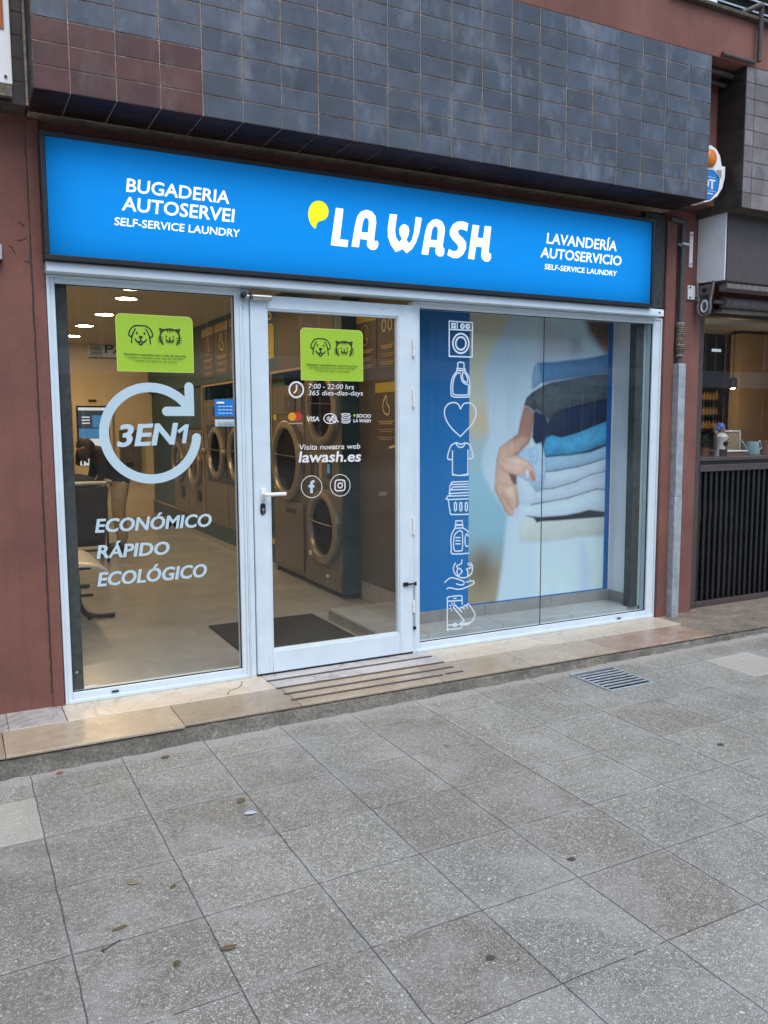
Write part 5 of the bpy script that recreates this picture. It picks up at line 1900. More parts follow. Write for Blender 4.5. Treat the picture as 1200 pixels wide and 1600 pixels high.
tag(b.build('change_machine', None, 0.005), 'steel coin box on the back wall inside the 3EN1 ring', 'coin machine')
b = MB()
q = A([(253, 588), (266, 588), (262, 652), (256, 652)], BY - 0.02)
b.prism([(x, BY - 0.02, z) for x, z in cat(q, True, 3)], (0, 0.018, 0), 'wood')
tag(b.build('wall_ornament', None), 'narrow reddish brown panel hanging on the back wall below the green sticker', 'ornament')

# ================================================================== MAT, BENCH, CART, PERSON
b = MB()
pts = [(1.165, 0.40), (2.02, 0.43), (2.02, 1.36), (1.175, 1.36)]
b.prism([(x, y, 0.001) for x, y in pts], (0, 0, 0.011), 'mat')
tag(b.build('doormat', None, 0.004), 'large charcoal doormat on the beige floor behind the door', 'doormat')

bn = thing('waiting_bench', 'white moulded waiting bench on curved dark steel legs behind the left window', 'bench', (0.3, 2.2, 0))
b = MB()
prof = [(0.02, 0.62), (0.07, 0.53), (0.14, 0.475), (0.26, 0.45), (0.38, 0.452), (0.47, 0.44), (0.53, 0.415), (0.55, 0.40)]
up = cat(prof, False, 4)
n_ = len(up)
vs, fs = [], []
ys = [1.93, 2.1, 2.3, 2.6, 2.9]
for y in ys:
    for x, z in up:
        vs.append((x, y, z))
for j in range(len(ys) - 1):
    for i in range(n_ - 1):
        k = j * n_ + i
        fs.append((k, k + 1, k + 1 + n_, k + n_))
b.add(vs, fs, 'plastic_white')
o = b.build('seat', bn)
sm = o.modifiers.new('shell', 'SOLIDIFY')
sm.thickness = 0.018
b = MB()
b.tube([(0.14, 1.80, 0.41), (0.30, 1.98, 0.405), (0.30, 2.6, 0.405)], 0.02, 'black', 10) if False else b.box(0.16, 0.44, 2.02, 2.07, 0.40, 0.43, 'black')
b.box(0.25, 0.33, 1.98, 3.6, 0.375, 0.402, 'black')
b.build('beam', bn, 0.004)
for y in (2.04, 3.4):
    b = MB()
    path = cat([(0.335, 0.375), (0.34, 0.25), (0.345, 0.15), (0.375, 0.07), (0.44, 0.03), (0.61, 0.022)], False, 6)
    b.tube([(x, y, z) for x, z in path], 0.02, 'black', 10)
    b.box(0.31, 0.45, y - 0.012, y + 0.012, 0.185, 0.205, 'black')
    b.cyl((0.58, y, 0.0), (0.58, y, 0.025), 0.016, 'black', 10)
    b.cyl((0.42, y, 0.0), (0.42, y, 0.03), 0.016, 'black', 10)
    b.build('leg', bn)

ct = thing('laundry_cart', 'dark laundry cart with a pale grey rail and navy bag in front of the person', 'cart', (0.75, 5.1, 0))
b = MB()
for x in (0.42, 1.02):
    for y in (4.85, 5.3):
        b.tube([(x, y, 0.06), (x, y, 0.86)], 0.014, 'black', 8)
        b.cyl((x - 0.012, y, 0.045), (x + 0.012, y, 0.045), 0.045, 'black', 14)
for y in (4.85, 5.3):
    b.tube([(0.38, y, 0.14), (1.06, y, 0.14)], 0.014, 'black', 8)
b.build('frame', ct)
b = MB()
b.tube([(0.36, 4.84, 0.885), (1.02, 4.84, 0.885), (1.08, 4.9, 0.89), (1.08, 5.3, 0.89)], 0.022, 'steel', 8)
b.build('rail', ct)
b = MB()
b.hexa([(0.44, 4.88, 0.18), (1.0, 4.88, 0.18), (1.0, 5.28, 0.18), (0.44, 5.28, 0.18)], [(0.38, 4.83, 0.84), (1.05, 4.83, 0.84), (1.05, 5.32, 0.84), (0.38, 5.32, 0.84)], 'black_cloth')
b.build('basket', ct, 0.03)
b = MB()
b.ball((0.70, 5.06, 0.86), 0.25, 'navy_cloth', (1.1, 0.8, 0.5), 18)
b.build('bag', ct)


def skinned(name, nodes, edges, mat, parent, root, sub=2):
    me = bpy.data.meshes.new(name)
    me.from_pydata([n[0] for n in nodes], edges, [])
    o = bpy.data.objects.new(name, me)
    COL.objects.link(o)
    sk = o.modifiers.new('skin', 'SKIN')
    sk.use_smooth_shade = True
    me.skin_vertices.new() if not me.skin_vertices else None
    for i, n in enumerate(nodes):
        sv = me.skin_vertices[0].data[i]
        r_ = n[1]
        sv.radius = (r_, r_) if not isinstance(r_, tuple) else r_
        sv.use_root = (i == root)
    ss = o.modifiers.new('sub', 'SUBSURF')
    ss.levels = ss.render_levels = sub
    bpy.context.view_layer.update()
    m2 = bpy.data.meshes.new_from_object(o.evaluated_get(bpy.context.evaluated_depsgraph_get()))
    bpy.data.objects.remove(o)
    m2.materials.clear()
    m2.materials.append(MT[mat])
    m2.shade_smooth()
    o = bpy.data.objects.new(name, m2)
    COL.objects.link(o)
    if parent is not None:
        o.parent = parent
        o.matrix_parent_inverse = Matrix.Translation(parent.location).inverted()
    return o


def person():
    t = thing('person', 'person bending forward in a black top and beige trousers by the kiosk', 'person', (1.3, 5.6, 0))
    V = Vector
    hip = V((1.30, 5.62, 0.86))
    wa = V((1.235, 5.58, 0.98))
    ch = V((1.12, 5.52, 1.13))
    nb = V((1.00, 5.45, 1.215))
    nk = V((0.955, 5.42, 1.235))
    hd = V((0.90, 5.385, 1.25))
    # body: legs, arms with hands, torso, neck
    nd, ed = [], []
    def add(p, r_, link=None):
        nd.append((tuple(p), r_))
        if link is not None:
            ed.append((link, len(nd) - 1))
        return len(nd) - 1
    iH = add(hip, (0.125, 0.10))
    iW = add(wa, (0.115, 0.09), iH)
    iC = add(ch, (0.14, 0.10), iW)
    iB = add(nb, (0.10, 0.08), iC)
    iN = add(nk, 0.052, iB)
    iS = add(V((0.93, 5.405, 1.245)), 0.052, iN)
    feet = []
    for s, dx in ((-1, -0.02), (1, 0.03)):
        a = add(hip + V((dx, 0.09 * s, -0.06)), 0.085, iH)
        k = add(V((1.27 + dx, 5.62 + 0.10 * s, 0.47)), 0.058, a)
        c2 = add(V((1.30 + dx, 5.62 + 0.105 * s, 0.30)), 0.054, k)
        f = add(V((1.325 + dx, 5.62 + 0.11 * s, 0.09)), 0.036, c2)
        f2 = add(V((1.27 + dx, 5.61 + 0.12 * s, 0.045)), 0.036, f)
        f3 = add(V((1.17 + dx, 5.60 + 0.13 * s, 0.03)), 0.030, f2)
        feet.append((V((1.325 + dx, 5.62 + 0.11 * s, 0.09)), V((1.17 + dx, 5.60 + 0.13 * s, 0.03))))
    arms = []
    for s in (-1, 1):
        sh_ = nb + V((0.045, 0.165 * s, -0.02))
        e = V((1.06, 5.47 + 0.22 * s, 0.95)) if s < 0 else V((1.02, 5.46 + 0.22 * s, 0.96))
        w = V((0.98, 5.42 + 0.12 * s, 0.80)) if s < 0 else V((0.92, 5.42 + 0.1 * s, 0.83))
        a = add(sh_, 0.055, iB)
        b1 = add(e, 0.041, a)
        c1 = add(w, 0.026, b1)
        dirv = (w - e).normalized()
        palm = w + dirv * 0.055
        p1 = add(palm, (0.036, 0.018), c1)
        side = V((0, 1, 0))
        for fi, (o_, ln) in enumerate(((-0.027, 0.062), (-0.009, 0.072), (0.009, 0.068), (0.026, 0.054))):
            q1 = palm + dirv * 0.035 + side * o_
            q2 = q1 + dirv * ln * 0.5 + V((-0.012, 0, -0.004))
            q3 = q2 + (dirv * 0.7 + V((0.4, 0, -0.2))).normalized() * ln * 0.5
            i1 = add(q1, 0.0095, p1)
            i2 = add(q2, 0.0085, i1)
            add(q3, 0.007, i2)
        tq = w + dirv * 0.03 + side * (-0.034 * s)
        i1 = add(tq, 0.011, c1)
        add(tq + dirv * 0.035 + side * (-0.016 * s), 0.0085, i1)
        arms.append((sh_, e, w))
    body = skinned('body', nd, ed, 'skin', t, iH)
    # head: a modelled ellipsoid with face, joined into the body mesh
    b = MB()
    axis = V((-0.62, -0.25, -0.45)).normalized()       # face looks down and left
    upv = V((-0.45, -0.15, 0.80))
    upv = (upv - axis * upv.dot(axis)).normalized()
    sd = axis.cross(upv)
    def hp(a, c, d):
        return hd + axis * a + sd * c + upv * d
    n1, n2 = 18, 24
    vs, fs = [], []
    for i in range(n1 + 1):
        th = math.pi * i / n1
        for j in range(n2):
            ph = 2 * math.pi * j / n2
            a, c, d = math.sin(th) * math.cos(ph), math.sin(th) * math.sin(ph), math.cos(th)
            wdt = 0.073 * (1 - 0.18 * max(0, -d)) 
            A_ = 0.092 * a
            if a > 0.75 and -0.25 < d < 0.15:
                A_ += 0.018 * max(0, 1 - abs(c) * 5) * (1 if d < 0.05 else 0.4)   # nose
            if a > 0.5 and 0.05 < d < 0.25 and 0.25 < abs(c) < 0.5:
                A_ -= 0.008                                                      # eye sockets
            vs.append(hp(A_, wdt * c, 0.115 * d))
    for i in range(n1):
        for j in range(n2):
            fs.append((i * n2 + j, i * n2 + (j + 1) % n2, (i + 1) * n2 + (j + 1) % n2, (i + 1) * n2 + j))
    b.add(vs, fs, 'skin')
    for s in (-1, 1):
        b.ball(hp(-0.005, 0.072 * s, -0.005), 0.026, 'skin', (0.6, 0.6, 1), 10)
        b.ball(hp(0.079, 0.030 * s, 0.016), 0.010, 'ink', (1, 1, 1), 10)
        b.tube([hp(0.084, 0.018 * s, 0.036), hp(0.084, 0.032 * s, 0.041), hp(0.077, 0.045 * s, 0.036)], 0.004, 'hair', 6)
    b.tube([hp(0.084, -0.022, -0.052), hp(0.088, 0, -0.050), hp(0.084, 0.022, -0.052)], 0.005, 'rust', 6)
    b.build('head', t)
    # hair: cap of strands down to the jaw
    b = MB()
    rnd = random.Random(4)
    vs, fs = [], []
    for i in range(n1 + 1):
        th = math.pi * 0.62 * i / n1
        for j in range(n2):
            ph = 2 * math.pi * j / n2
            a, c, d = math.sin(th) * math.cos(ph), math.sin(th) * math.sin(ph), math.cos(th)
            k = 1.14 + rnd.uniform(-0.03, 0.03)
            if a > 0.35 and d < 0.55:
                k = 0.86
            vs.append(hp(0.095 * a * k - 0.006, 0.078 * c * k, 0.117 * d * k))
    for i in range(n1):
        for j in range(n2):
            fs.append((i * n2 + j, i * n2 + (j + 1) % n2, (i + 1) * n2 + (j + 1) % n2, (i + 1) * n2 + j))
    b.add(vs, fs, 'hair')
    for k in range(46):
        ph = rnd.uniform(0.35, 2 * math.pi - 0.35) if rnd.random() < 0.75 else rnd.choice((1, -1)) * rnd.uniform(0.9, 1.5)
        c0 = hp(0.085 * math.cos(ph), 0.082 * math.sin(ph), 0.03)
        L = rnd.uniform(0.10, 0.17)
        out = (axis * math.cos(ph) + sd * math.sin(ph)) * 0.02
        b.tube([c0, c0 + out + V((0, 0, -L * 0.4)), c0 + out * 0.8 + V((rnd.uniform(-.01, .01), rnd.uniform(-.01, .01), -L))], rnd.uniform(0.007, 0.014), 'hair', 6)
    b.build('hair', t)
    # top
    nd.clear(); ed.clear()
    i0 = add(hip + V((0.02, 0, -0.09)), (0.16, 0.14))
    i0 = add(hip + V((0, 0, 0.02)), (0.165, 0.14), i0)
    i1 = add(wa, (0.155, 0.13), i0)
    i2 = add(ch, (0.18, 0.14), i1)
    i3 = add(nb, (0.125, 0.10), i2)
    add(nk - (nk - nb) * 0.2, 0.075, i3)
    for sh_, e, w in arms:
        a = add(sh_, 0.078, i3)
        c = add((sh_ + e) / 2, 0.066, a)
        d = add(e, 0.058, c)
        add(e + (w - e) * 0.86, 0.042, d)
    skinned('top', nd, ed, 'black_cloth', t, 0)
    # trousers
    nd.clear(); ed.clear()
    i0 = add(hip + V((-0.01, 0, 0.05)), (0.142, 0.118))
    i0b = add(hip + V((0, 0, -0.03)), (0.142, 0.118), i0)
    for s, dx in ((-1, -0.02), (1, 0.03)):
        a = add(hip + V((dx, 0.09 * s, -0.10)), 0.105, i0b)
        m_ = add(V((1.285 + dx, 5.62 + 0.10 * s, 0.62)), 0.09, a)
        k = add(V((1.27 + dx, 5.62 + 0.10 * s, 0.47)), 0.078, m_)
        c2 = add(V((1.30 + dx, 5.62 + 0.105 * s, 0.28)), 0.072, k)
        add(V((1.32 + dx, 5.62 + 0.11 * s, 0.10)), 0.064, c2)
    skinned('trousers', nd, ed, 'beige_cloth', t, 0)
    for f, toe in feet:
        b = MB()
        b.ball((f + toe) / 2 + V((0, 0, -0.01)), 0.1, 'leather', (1.35, 0.48, 0.52), 16)
        b.build('shoe', t)


person()

# ================================================================== OUTSIDE FITTINGS
# grey steel channel and pipe on the right pier
cc = thing('cable_conduit', 'grey steel downpipe guard and thin pipe on the red pier by the right window', 'pipe', (4.5, -0.04, 0))
b = MB()
b.box(4.452, 4.525, -0.092, -0.001, -0.002, 0.95, 'steel')
b.box(4.4535, 4.5235, -0.0905, -0.001, 0.952, 1.965, 'steel')
b.build('channel', cc, 0.004)
b = MB()
b.tube([(4.50, -0.04, 1.96), (4.50, -0.04, 2.99), (4.49, -0.04, 3.02), (4.36, -0.04, 3.03)], 0.021, 'pipe_dark', 14)
b.build('pipe', cc)
b = MB()
rn = random.Random(9)
for i in range(16):
    z = 2.02 + i * 0.016
    b.lathe([(0.027, 0), (0.033 + rn.uniform(0, 0.006), 0.006), (0.027, 0.014)], (4.50 + rn.uniform(-.003, .003), -0.045, z), (0, 0, 1), 'stone' if i % 5 else 'skirting', 12)
for i in range(5):
    a = Vector((4.50 + rn.uniform(-.02, .02), -0.07, 2.05 + i * 0.05))
    b.tube([a, a + Vector((rn.uniform(-.03, .03), -0.015, rn.uniform(-.03, .01))), a + Vector((rn.uniform(-.05, .05), -0.01, -0.05))], 0.003, 'stone', 5)
b.build('tape_wrap', cc)
b = MB()
b.box(4.462, 4.54, -0.075, -0.02, 2.845, 2.86, 'steel')
b.tube([(4.455, -0.03, 2.87), (4.44, -0.06, 2.85), (4.46, -0.07, 2.83)], 0.003, 'steel', 5)
b.build('clamp', cc, 0.001)

# alarm siren box, partly behind the fascia
al = thing('alarm_box', 'white alarm siren box with amber lamp and blue octagon badge above the awning', 'alarm', (4.47, -0.2, 3.1))
AYF = -0.32
def AL(pts): return A(pts, AYF, 1000, 0, 0.2)
axc = 4.395
b = MB()
outl = [(4.30, 3.49), (4.36, 3.505), (4.42, 3.505)] + AL([(590, 1160), (625, 1220), (640, 1290), (668, 1302), (662, 1400), (640, 1480), (600, 1540), (545, 1575), (520, 1578)]) + [(4.33, 3.085), (4.25, 3.12), (4.20, 3.2), (4.18, 3.3), (4.19, 3.38), (4.23, 3.385), (4.25, 3.45)]
outl = AL([(520, 1135), (560, 1135), (600, 1165), (628, 1220), (640, 1296), (668, 1302), (664, 1390), (645, 1470), (605, 1535), (550, 1572), (515, 1580)])
xm = outl[0][0] - 0.005
mirror = [(2 * xm - x, z) for x, z in reversed(outl)]
full = outl + mirror
b.prism([(x, AYF, z) for x, z in full], (0, 0.11, 0), 'plastic_white')
b.build('housing', al, 0.008)
b = MB()
c = AL([(560, 1240)])[0]
b.ball((c[0] - 0.02, AYF - 0.004, c[1]), 0.06, 'amber', (1.0, 0.5, 1.05), 20)
b.build('amber_lamp', al)
b = MB()
PA_ = on_y(AYF)
oc = AL([(520, 1325), (578, 1330), (622, 1400), (608, 1490), (545, 1560), (515, 1565)])
oc2 = oc + [(2 * xm - x, z) for x, z in reversed(oc)]
fill(b, PA_, [oc2], 'blueink2')
o3 = [((x - xm) * 0.93 + xm, z * 0.94 + 0.06 * (sum(p[1] for p in oc) / len(oc))) for x, z in oc2]
fill(b, PA_, [o3], 'blueink')
(l, zb), (r2, _), (_, zt) = AL([(518, 1470), (582, 1470), (518, 1395)])
wd = r2 - xm
text(b, PA_, 'ADT', xm - wd, xm + wd, zb, zt, 'vinyl', 0.0, 0.05)
for zz in (1375, 1485):
    (xa, za), (xb, _) = AL([(500, zz), (588, zz)])
    stroke(b, PA_, [(2 * xm - xb, za), (xb, za)], 0.003, 'vinyl', caps=False)
(xa, za), (xb, zb2), (_, zt2) = AL([(520, 1510), (565, 1512), (520, 1500)])
text(b, PA_, '900 00 00', 2 * xm - xb, xb, za, zt2, 'vinyl', 0, 0.02) if False else stroke(b, PA_, [(2 * xm - xb, za), (xb, za)], 0.008, 'vinyl', caps=False)
for i in range(7):
    p0, p1 = AL([(590 + i * 2, 1333 + i * 9), (634, 1333 + i * 9)])
    stroke(b, PA_, [p0, p1], 0.0035, 'black', caps=False)
b.build('badge', al, recalc=False, smooth=False)
b = MB()
b.box(xm - 0.1, xm + 0.1, AYF + 0.11, -0.165, 3.16, 3.42, 'plastic_white')
b.build('back_plate', al)

# awning
aw = thing('awning', 'closed brown awning box with a pale end cap and folded arm over the cafe', 'awning', (5.8, 0, 2.6))
AX0 = 4.70
b = MB()
endp = [(AX0, 0.0, 3.085), (AX0, -0.02, 3.10), (AX0, -0.262, 3.128), (AX0, -0.262, 2.575), (AX0, 0.0, 2.585)]
b.prism(endp, (0.012, 0, 0), 'awning_end')
b.build('end_cap', aw, 0.003)
b = MB()
b.prism([(AX0 + 0.013, 0.0, 3.055), (AX0 + 0.013, -0.272, 3.085), (AX0 + 0.013, -0.272, 2.57), (AX0 + 0.013, -0.25, 2.55), (AX0 + 0.013, -0.05, 2.58)], (4.2, 0, 0), 'brown_metal')
b.build('box', aw, 0.003)
b = MB()
b.prism([(AX0 + 0.02, -0.24, 2.548), (AX0 + 0.02, -0.276, 2.552), (AX0 + 0.02, -0.276, 2.515), (AX0 + 0.02, -0.20, 2.50), (AX0 + 0.02, -0.20, 2.548)], (4.2, 0, 0), 'awning_grey')
b.build('front_bar', aw, 0.003)
b = MB()
b.cyl((AX0 + 0.16, -0.12, 2.44), (8.9, -0.12, 2.44), 0.042, 'fabric_grey', 20)
b.cyl((AX0 + 0.06, -0.12, 2.44), (AX0 + 0.16, -0.12, 2.44), 0.014, 'awning_grey', 12)
b.box(AX0 + 0.18, 8.9, -0.1, -0.02, 2.375, 2.395, 'awning_grey')
b.build('roller', aw)
b = MB()
cy, cz_ = -0.10, 2.41
oval = [(AX0 - 0.02, cy + a, cz_ + c) for a, c in [(-0.085, 0.17), (-0.055, 0.02), (-0.062, -0.02), (-0.048, -0.065), (0, -0.085), (0.048, -0.065), (0.062, -0.02), (0.052, 0.03), (0.075, 0.17)]]
b.tube(oval, 0.013, 'awning_grey', 8)
b.prism([(AX0 - 0.012, cy + a, cz_ + c) for a, c in circ((0, -0.015), 0.048, 18, 0.06)], (0.02, 0, 0), 'awning_grey')
b.tube([(AX0 - 0.016, cy + a, cz_ + c) for a, c in circ((0, -0.01), 0.03, 16, 0.042)], 0.008, 'awning_end', 6, True)
b.box(AX0 - 0.02, AX0 + 0.03, cy - 0.05, cy + 0.05, cz_ + 0.08, cz_ + 0.15, 'awning_grey')
b.cyl((AX0 - 0.03, cy, cz_ + 0.11), (AX0, cy, cz_ + 0.11), 0.02, 'black', 12)
b.build('arm_bracket', aw, 0.002)
b = MB()
b.box(4.60, 4.80, -0.014, -0.001, 2.46, 2.565, 'awning_end')
b.box(4.70, 4.80, -0.05, -0.014, 2.46, 2.565, 'awning_grey')
for x, z in ((4.62, 2.55), (4.62, 2.475), (4.68, 2.475)):
    b.cyl((x, -0.014, z), (x, -0.02, z), 0.008, 'black', 8)
b.build('wall_plate', aw, 0.002)
b = MB()
b.box(4.605, 4.64, -0.012, -0.001, 2.70, 2.965, 'plastic_white')
for z in (2.725, 2.94):
    b.cyl((4.622, -0.012, z), (4.622, -0.018, z), 0.009, 'steel', 10)
tag(b.build('wall_bracket', None, 0.002), 'thin white metal strip screwed to the red pier beside the awning', 'bracket')

# pipes in the recess, and the thin drain pipe above
b = MB()
b.tube([(4.33, -0.30, 4.00), (4.66, -0.30, 4.00)], 0.022, 'brown_metal', 10)
b.tube([(4.33, -0.24, 3.955), (4.66, -0.24, 3.955)], 0.016, 'brown_metal', 10)
b.tube([(4.40, -0.435, 4.055), (4.72, -0.435, 4.055)], 0.014, 'brown_metal', 10)
tag(b.build('cable_run', None), 'brown pipes and cables crossing the gap beside the tiled fascia', 'pipe')
b = MB()
b.tube([(4.60, -0.42, 4.372), (4.70, -0.47, 4.42), (4.735, -0.47, 4.43), (4.745, -0.46, 4.41), (4.745, -0.455, 4.06)], 0.017, 'brown_metal', 12)
tag(b.build('drain_pipe', None), 'thin brown drain pipe bent over the sill at top right', 'pipe')

# left edge: signboard, small grey box, white letter
sb = thing('wall_signboard', 'white signboard with an orange panel cut off at the top left edge', 'sign', (-0.3, -0.2, 3.1))
b = MB()
q = A([(20, 132), (18, 0)], -0.2)
xr, zb = q[0]
b.box(-1.3, xr, -0.20, -0.175, zb, 4.3, 'plastic_white')
b.build('board', sb, 0.003)
b = MB()
b.box(-1.3, xr - 0.004, -0.196, -0.165, zb - 0.055, zb - 0.001, 'stone')
b.build('lower_edge', sb)
b = MB()
q = A([(6, 45), (0, 8)], -0.205)
b.box(-1.2, q[0][0], -0.2065, -0.2005, q[0][1], 4.2, 'rust')
b.box(-1.2, xr - 0.055, -0.2065, -0.2005, zb + 0.07, zb + 0.16, 'steel')
b.build('orange_panel', sb)
b = MB()
for z in (zb + 0.03, zb + 0.42):
    b.cyl((xr - 0.03, -0.20, z), (xr - 0.03, -0.206, z), 0.007, 'black', 10)
    b.build('rivet', sb)
    b = MB()
b = MB()
q = A([(4, 406), (0, 381)], -0.04)
b.box(-0.42, q[0][0], -0.045, -0.001, q[0][1], q[1][1], 'steel')
b.box(-0.42, q[0][0], -0.052, -0.001, q[0][1] - 0.008, q[0][1], 'black')
tag(b.build('wall_box', None, 0.004), 'small grey metal box on the red wall at the left edge', 'box')
# crack in the render, beside the window strip
b = MB()
rn = random.Random(2)
pts = [(-0.066 + rn.uniform(-0.0035, 0.0035), 2.98 - i * 0.03) for i in range(100)]
stroke(b, on_y(-0.0005), [p for p in pts if p[1] > 0.05], 0.007, 'crack', caps=False, base=0.001)
for (x, z, dx, dz) in ((-0.13, 2.46, 0.05, 0.02), (-0.10, 2.36, 0.035, -0.012), (-0.17, 2.43, 0.03, -0.04), (-0.12, 2.55, 0.03, -0.02)):
    stroke(b, on_y(-0.0005), cat([(x, z), (x + dx * .5, z + dz * .2), (x + dx, z + dz)]), 0.004, 'crack', caps=False, base=0.001)
b.build('render_crack', bld, recalc=False)

# ================================================================== CAFE WINDOW AT THE RIGHT
cf = thing('cafe_window', 'brown framed cafe window over a black slatted panel at the right edge', 'window', (6.0, 0.1, 0))
CY = 0.07
b = MB()
b.box(4.762, 4.84, 0.045, 0.13, -0.0, 2.42, 'brown_metal')
b.box(4.84, 4.885, CY, 0.13, 0.0, 2.42, 'brown_metal')
b.box(4.885, 7.6, CY, 0.13, 1.205, 1.235, 'brown_metal')
b.box(4.885, 7.6, CY + 0.012, 0.13, 1.175, 1.205, 'black')
b.box(4.885, 7.6, CY - 0.006, 0.13, 1.12, 1.175, 'brown_metal')
b.box(4.885, 7.6, CY, 0.13, 2.36, 2.42, 'brown_metal')
b.box(4.885, 7.6, CY - 0.004, 0.13, 0.0, 0.045, 'brown_metal')
b.build('frame', cf, 0.003)
b = MB()
b.box(4.885, 7.6, 0.10, 0.106, 1.235, 2.36, 'glass')
b.build('pane', cf, smooth=False)
b = MB()
x = 4.90
while x < 7.58:
    b.box(x, x + 0.028, 0.085, 0.115, 0.045, 1.12, 'dark_slat')
    x += 0.064
for z in (0.55, 0.70):
    b.box(4.89, 7.58, 0.1155, 0.125, z, z + 0.025, 'dark_slat')
b.build('slat_panel', cf, 0.002)
b = MB()
b.box(4.886, 7.599, 0.22, 0.24, 0.0, 1.12, 'black')
b.box(4.95, 5.42, 0.15, 0.20, 0.10, 0.86, 'awning_grey')
b.box(5.0, 5.2, 0.145, 0.15, 0.12, 0.70, 'black')
b.build('dark_backing', cf)
b = MB()
b.box(4.762, 7.6, 0.132, 0.52, 1.18, 1.232, 'dark_wood')
b.build('counter', cf, 0.003)
# cafe room
b = MB()
b.box(4.62, 4.76, 0.30, 5.2, -0.1, 2.9, 'ochre_wall')
b.box(4.76, 9.2, 5.0, 5.2, -0.1, 2.9, 'ochre_wall')
b.box(9.0, 9.2, 0.3, 5.0, -0.1, 2.9, 'ochre_wall')
b.box(at(1155, 600, 1, 2.6).x, 9.0, 2.6, 2.75, -0.1, 2.62, 'ochre_wall')
b.build('interior_wall', bld)
b = MB()
b.box(4.6, 9.2, 0.16, 5.2, 2.66, 2.8, 'ceiling')
b.box(4.76, 9.0, 1.5, 1.56, 2.60, 2.66, 'dark_wood')
b.box(6.2, 6.26, 0.2, 5.0, 2.60, 2.66, 'dark_wood')
b.build('ceiling', bld)
b = MB()
b.box(4.62, 9.2, 0.2, 5.2, -0.06, -0.01, 'dark_wood')
b.build('interior_floor', bld)
SYB = 2.9
sv = thing('bottle_shelf', 'dark bar shelving with rows of small bottles inside the cafe', 'shelf', (6.0, SYB, 0))
bx0, bz1 = A([(1099, 520)], SYB)[0]
bx1, _ = A([(1153, 520)], SYB)[0]
b = MB()
b.box(bx0 - 1.2, bx1, SYB + 0.2, SYB + 0.24, 0.0, bz1 + 0.02, 'dark_wood')
b.build('back_panel', sv)
rn = random.Random(21)
for k, py in enumerate((624, 647.5, 669)):
    z = A([(1110, py)], SYB)[0][1]
    b = MB()
    b.box(bx0 - 0.6, bx1 - 0.25, SYB, SYB + 0.2, z - 0.025, z, 'dark_wood')
    b.build('shelf_board', sv)
    b = MB()
    xx = bx0 - 0.3
    xe = A([(1131, py)], SYB)[0][0]
    while xx < xe:
        r_ = 0.022
        hgt = rn.uniform(0.09, 0.105) + (0.03 if k == 0 and xx > xe - 0.06 else 0)
        b.lathe([(0, 0), (r_, 0), (r_, hgt * 0.6), (r_ * 0.45, hgt * 0.78), (r_ * 0.45, hgt), (0, hgt)], (xx, SYB + 0.08, z), (0, 0, 1), 'amber_bottle', 8)
        xx += 0.056
    o = b.build('bottle_row', sv)
    o['kind'] = 'stuff'
b = MB()
q = A([(1110, 541), (1136, 552)], SYB + 0.1)
b.box(q[0][0], q[1][0], SYB + 0.12, SYB + 0.2, q[1][1], q[0][1], 'black')
b.box(q[0][0] + 0.05, q[1][0] - 0.1, SYB + 0.11, SYB + 0.12, q[1][1] + 0.015, q[1][1] + 0.05, 'screen_white')
b.build('monitor', sv)
b = MB()
q = A([(1110, 612), (1152, 632)], SYB + 0.1)
b.box(q[0][0], q[1][0], SYB + 0.14, SYB + 0.18, q[1][1], q[0][1], 'dark_slat')
b.build('dark_board', sv)


def pendant(px, y, label, zc=2.60):
    p = at(*px, 1, y)
    t = thing('pendant_lamp', label, 'lamp', (p.x, y, zc), 'pendant lamps inside the cafe')
    b = MB()
    b.tube([(p.x, y, p.z + 0.12), (p.x, y, zc)], 0.004, 'black', 6)
    b.build('cord', t)
    b = MB()
    b.lathe([(0.012, 0.13), (0.03, 0.125), (0.045, 0.10), (0.05, 0.0), (0.046, 0.0), (0.04, 0.09)], p, (0, 0, 1), 'black', 18)
    b.build('lamp_shade', t)
    b = MB()
    b.ball((p.x, y, p.z + 0.02), 0.036, 'lamp', (1, 1, 0.8), 14)
    b.build('bulb', t)
    l = bpy.data.lights.new('bulb_light', 'POINT')
    l.energy = 5
    l.color = (1, 0.72, 0.42)
    l.shadow_soft_size = 0.05
    lo = bpy.data.objects.new('bulb_light', l)
    COL.objects.link(lo)
    lo.location = (p.x, y, p.z - 0.07)
    lo.parent = t
    lo.matrix_parent_inverse = Matrix.Translation(t.location).inverted()
pendant((1145, 607), 2.2, 'lit pendant lamp hanging before the dark shelving in the cafe')
pendant((1196, 497), 1.2, 'lit black pendant lamp near the cafe ceiling at the right edge')

# things on the cafe counter
CZ = 1.232
fy = 0.26
fp = at(1125, 716, 1, fy)
fx = fp.x
fg = thing('figurine', 'small painted figurine with a blue head wrap and white dress on the cafe counter', 'figurine', (fx, fy, CZ))
b = MB()
b.lathe([(0.0, 0), (0.05, 0), (0.048, 0.02), (0.04, 0.07), (0.05, 0.13), (0.062, 0.165), (0.05, 0.185), (0.022, 0.20), (0.0, 0.2)], (fx, fy, CZ), (0, 0, 1), 'fig_white', 18)
b.box(fx - 0.045, fx + 0.02, fy - 0.056, fy - 0.03, CZ, CZ + 0.06, 'black')
b.ball((fx + 0.01, fy - 0.045, CZ + 0.11), 0.022, 'black', (1.4, 0.5, 1.2), 10)
b.build('body', fg)
b = MB()
b.ball((fx + 0.004, fy, CZ + 0.228), 0.036, 'skin', (0.9, 0.95, 1.1), 16)
b.ball((fx + 0.036, fy - 0.004, CZ + 0.222), 0.008, 'skin')
b.build('head', fg)
b = MB()
b.ball((fx - 0.008, fy + 0.002, CZ + 0.25), 0.04, 'fig_blue', (1.05, 1.0, 0.85), 16)
